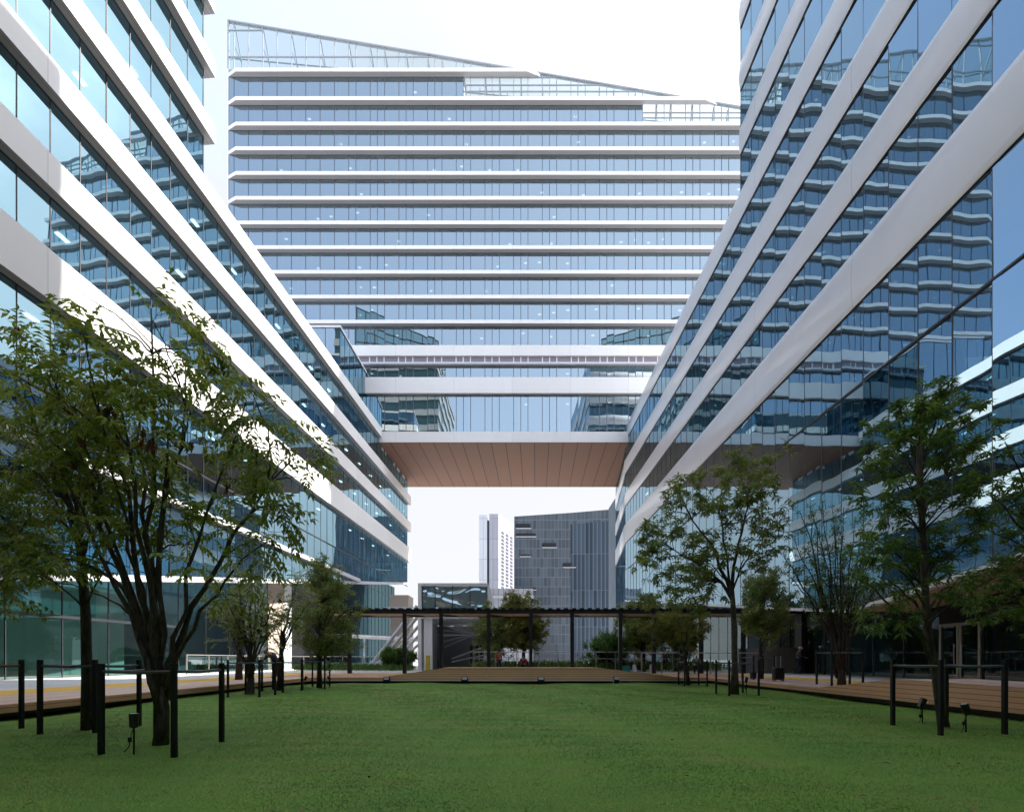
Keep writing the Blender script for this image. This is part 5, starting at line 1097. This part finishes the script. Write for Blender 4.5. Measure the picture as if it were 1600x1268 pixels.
# cloud deck lies mostly toward +Y (ahead of the camera)
dp_ = nt.nodes.new('ShaderNodeVectorMath'); dp_.operation = 'DOT_PRODUCT'; dp_.inputs[1].default_value = (.35, .85, 0); nt.links.new(tc.outputs['Generated'], dp_.inputs[0])
ma = nt.nodes.new('ShaderNodeMath'); ma.operation = 'ADD'; nt.links.new(dp_.outputs['Value'], ma.inputs[0]); nt.links.new(nz.outputs['Fac'], ma.inputs[1])
mr = nt.nodes.new('ShaderNodeMapRange'); mr.interpolation_type = 'SMOOTHSTEP'; mr.inputs['From Min'].default_value = .68; mr.inputs['From Max'].default_value = 1.12; mr.inputs['To Max'].default_value = .95; nt.links.new(ma.outputs[0], mr.inputs['Value'])
mx = nt.nodes.new('ShaderNodeMix'); mx.data_type = 'RGBA'; mx.inputs['B'].default_value = (1.98, 1.99, 2.03, 1); nt.links.new(mr.outputs[0], mx.inputs['Factor']); hz = nt.nodes.new('ShaderNodeMix'); hz.data_type = 'RGBA'; hz.inputs['B'].default_value = (4.3, 4.6, 5.1, 1)
hf = nt.nodes.new('ShaderNodeMath'); hf.operation = 'MULTIPLY_ADD'; hf.use_clamp = True; hf.inputs[1].default_value = .42; hf.inputs[2].default_value = .42; nt.links.new(sp.outputs['X'], hf.inputs[0]); nt.links.new(hf.outputs[0], hz.inputs['Factor'])
nt.links.new(sky.outputs[0], hz.inputs['A']); nt.links.new(hz.outputs['Result'], mx.inputs['A'])
# the haze glows round the sun, out of frame to the right
gl = nt.nodes.new('ShaderNodeVectorMath'); gl.operation = 'DOT_PRODUCT'; gl.inputs[1].default_value = (math.sin(ROT) * math.cos(EL), math.cos(ROT) * math.cos(EL), math.sin(EL)); nt.links.new(tc.outputs['Generated'], gl.inputs[0])
gr_ = nt.nodes.new('ShaderNodeMapRange'); gr_.interpolation_type = 'SMOOTHSTEP'; gr_.inputs['From Min'].default_value = .58; gr_.inputs['From Max'].default_value = .98; gr_.inputs['To Min'].default_value = 1.0; gr_.inputs['To Max'].default_value = 2.0; nt.links.new(gl.outputs['Value'], gr_.inputs['Value'])
gm_ = nt.nodes.new('ShaderNodeVectorMath'); gm_.operation = 'SCALE'; nt.links.new(mx.outputs['Result'], gm_.inputs[0]); nt.links.new(gr_.outputs[0], gm_.inputs['Scale'])
nt.links.new(gm_.outputs[0], bg.inputs['Color']); bg.inputs['Strength'].default_value = .14; nt.links.new(bg.outputs[0], out.inputs[0])
sd_ = bpy.data.lights.new('sun', 'SUN'); sd_.energy = 3.6; sd_.angle = math.radians(.5); sd_.color = (1, .955, .89); so_ = bpy.data.objects.new('sun', sd_); C.objects.link(so_)
ts = Vector((math.sin(ROT) * math.cos(EL), math.cos(ROT) * math.cos(EL), math.sin(EL))); so_.rotation_euler = ts.to_track_quat('Z', 'Y').to_euler(); so_.location = (60, 20, 90)
cd = bpy.data.cameras.new('camera'); cam = bpy.data.objects.new('camera', cd); C.objects.link(cam); cam.location = (0, 0, EYE); cam.rotation_euler = (math.radians(90), 0, 0)
cd.sensor_width = 36; cd.lens = F / 1600 * 36; cd.shift_y = (HZ - 634) / 1600; cd.clip_end = 6000; cd.clip_start = .05
S = bpy.context.scene; S.camera = cam
S.view_settings.view_transform = 'Standard'; S.view_settings.look = 'None'; S.view_settings.exposure = 1.72; S.view_settings.gamma = 1
S.render.engine = 'CYCLES'; cy = S.cycles; cy.use_denoising = True; cy.max_bounces = 8; cy.glossy_bounces = 4; cy.diffuse_bounces = 3; cy.transparent_max_bounces = 14; cy.transmission_bounces = 4; cy.caustics_reflective = False; cy.caustics_refractive = False; cy.sample_clamp_indirect = 6
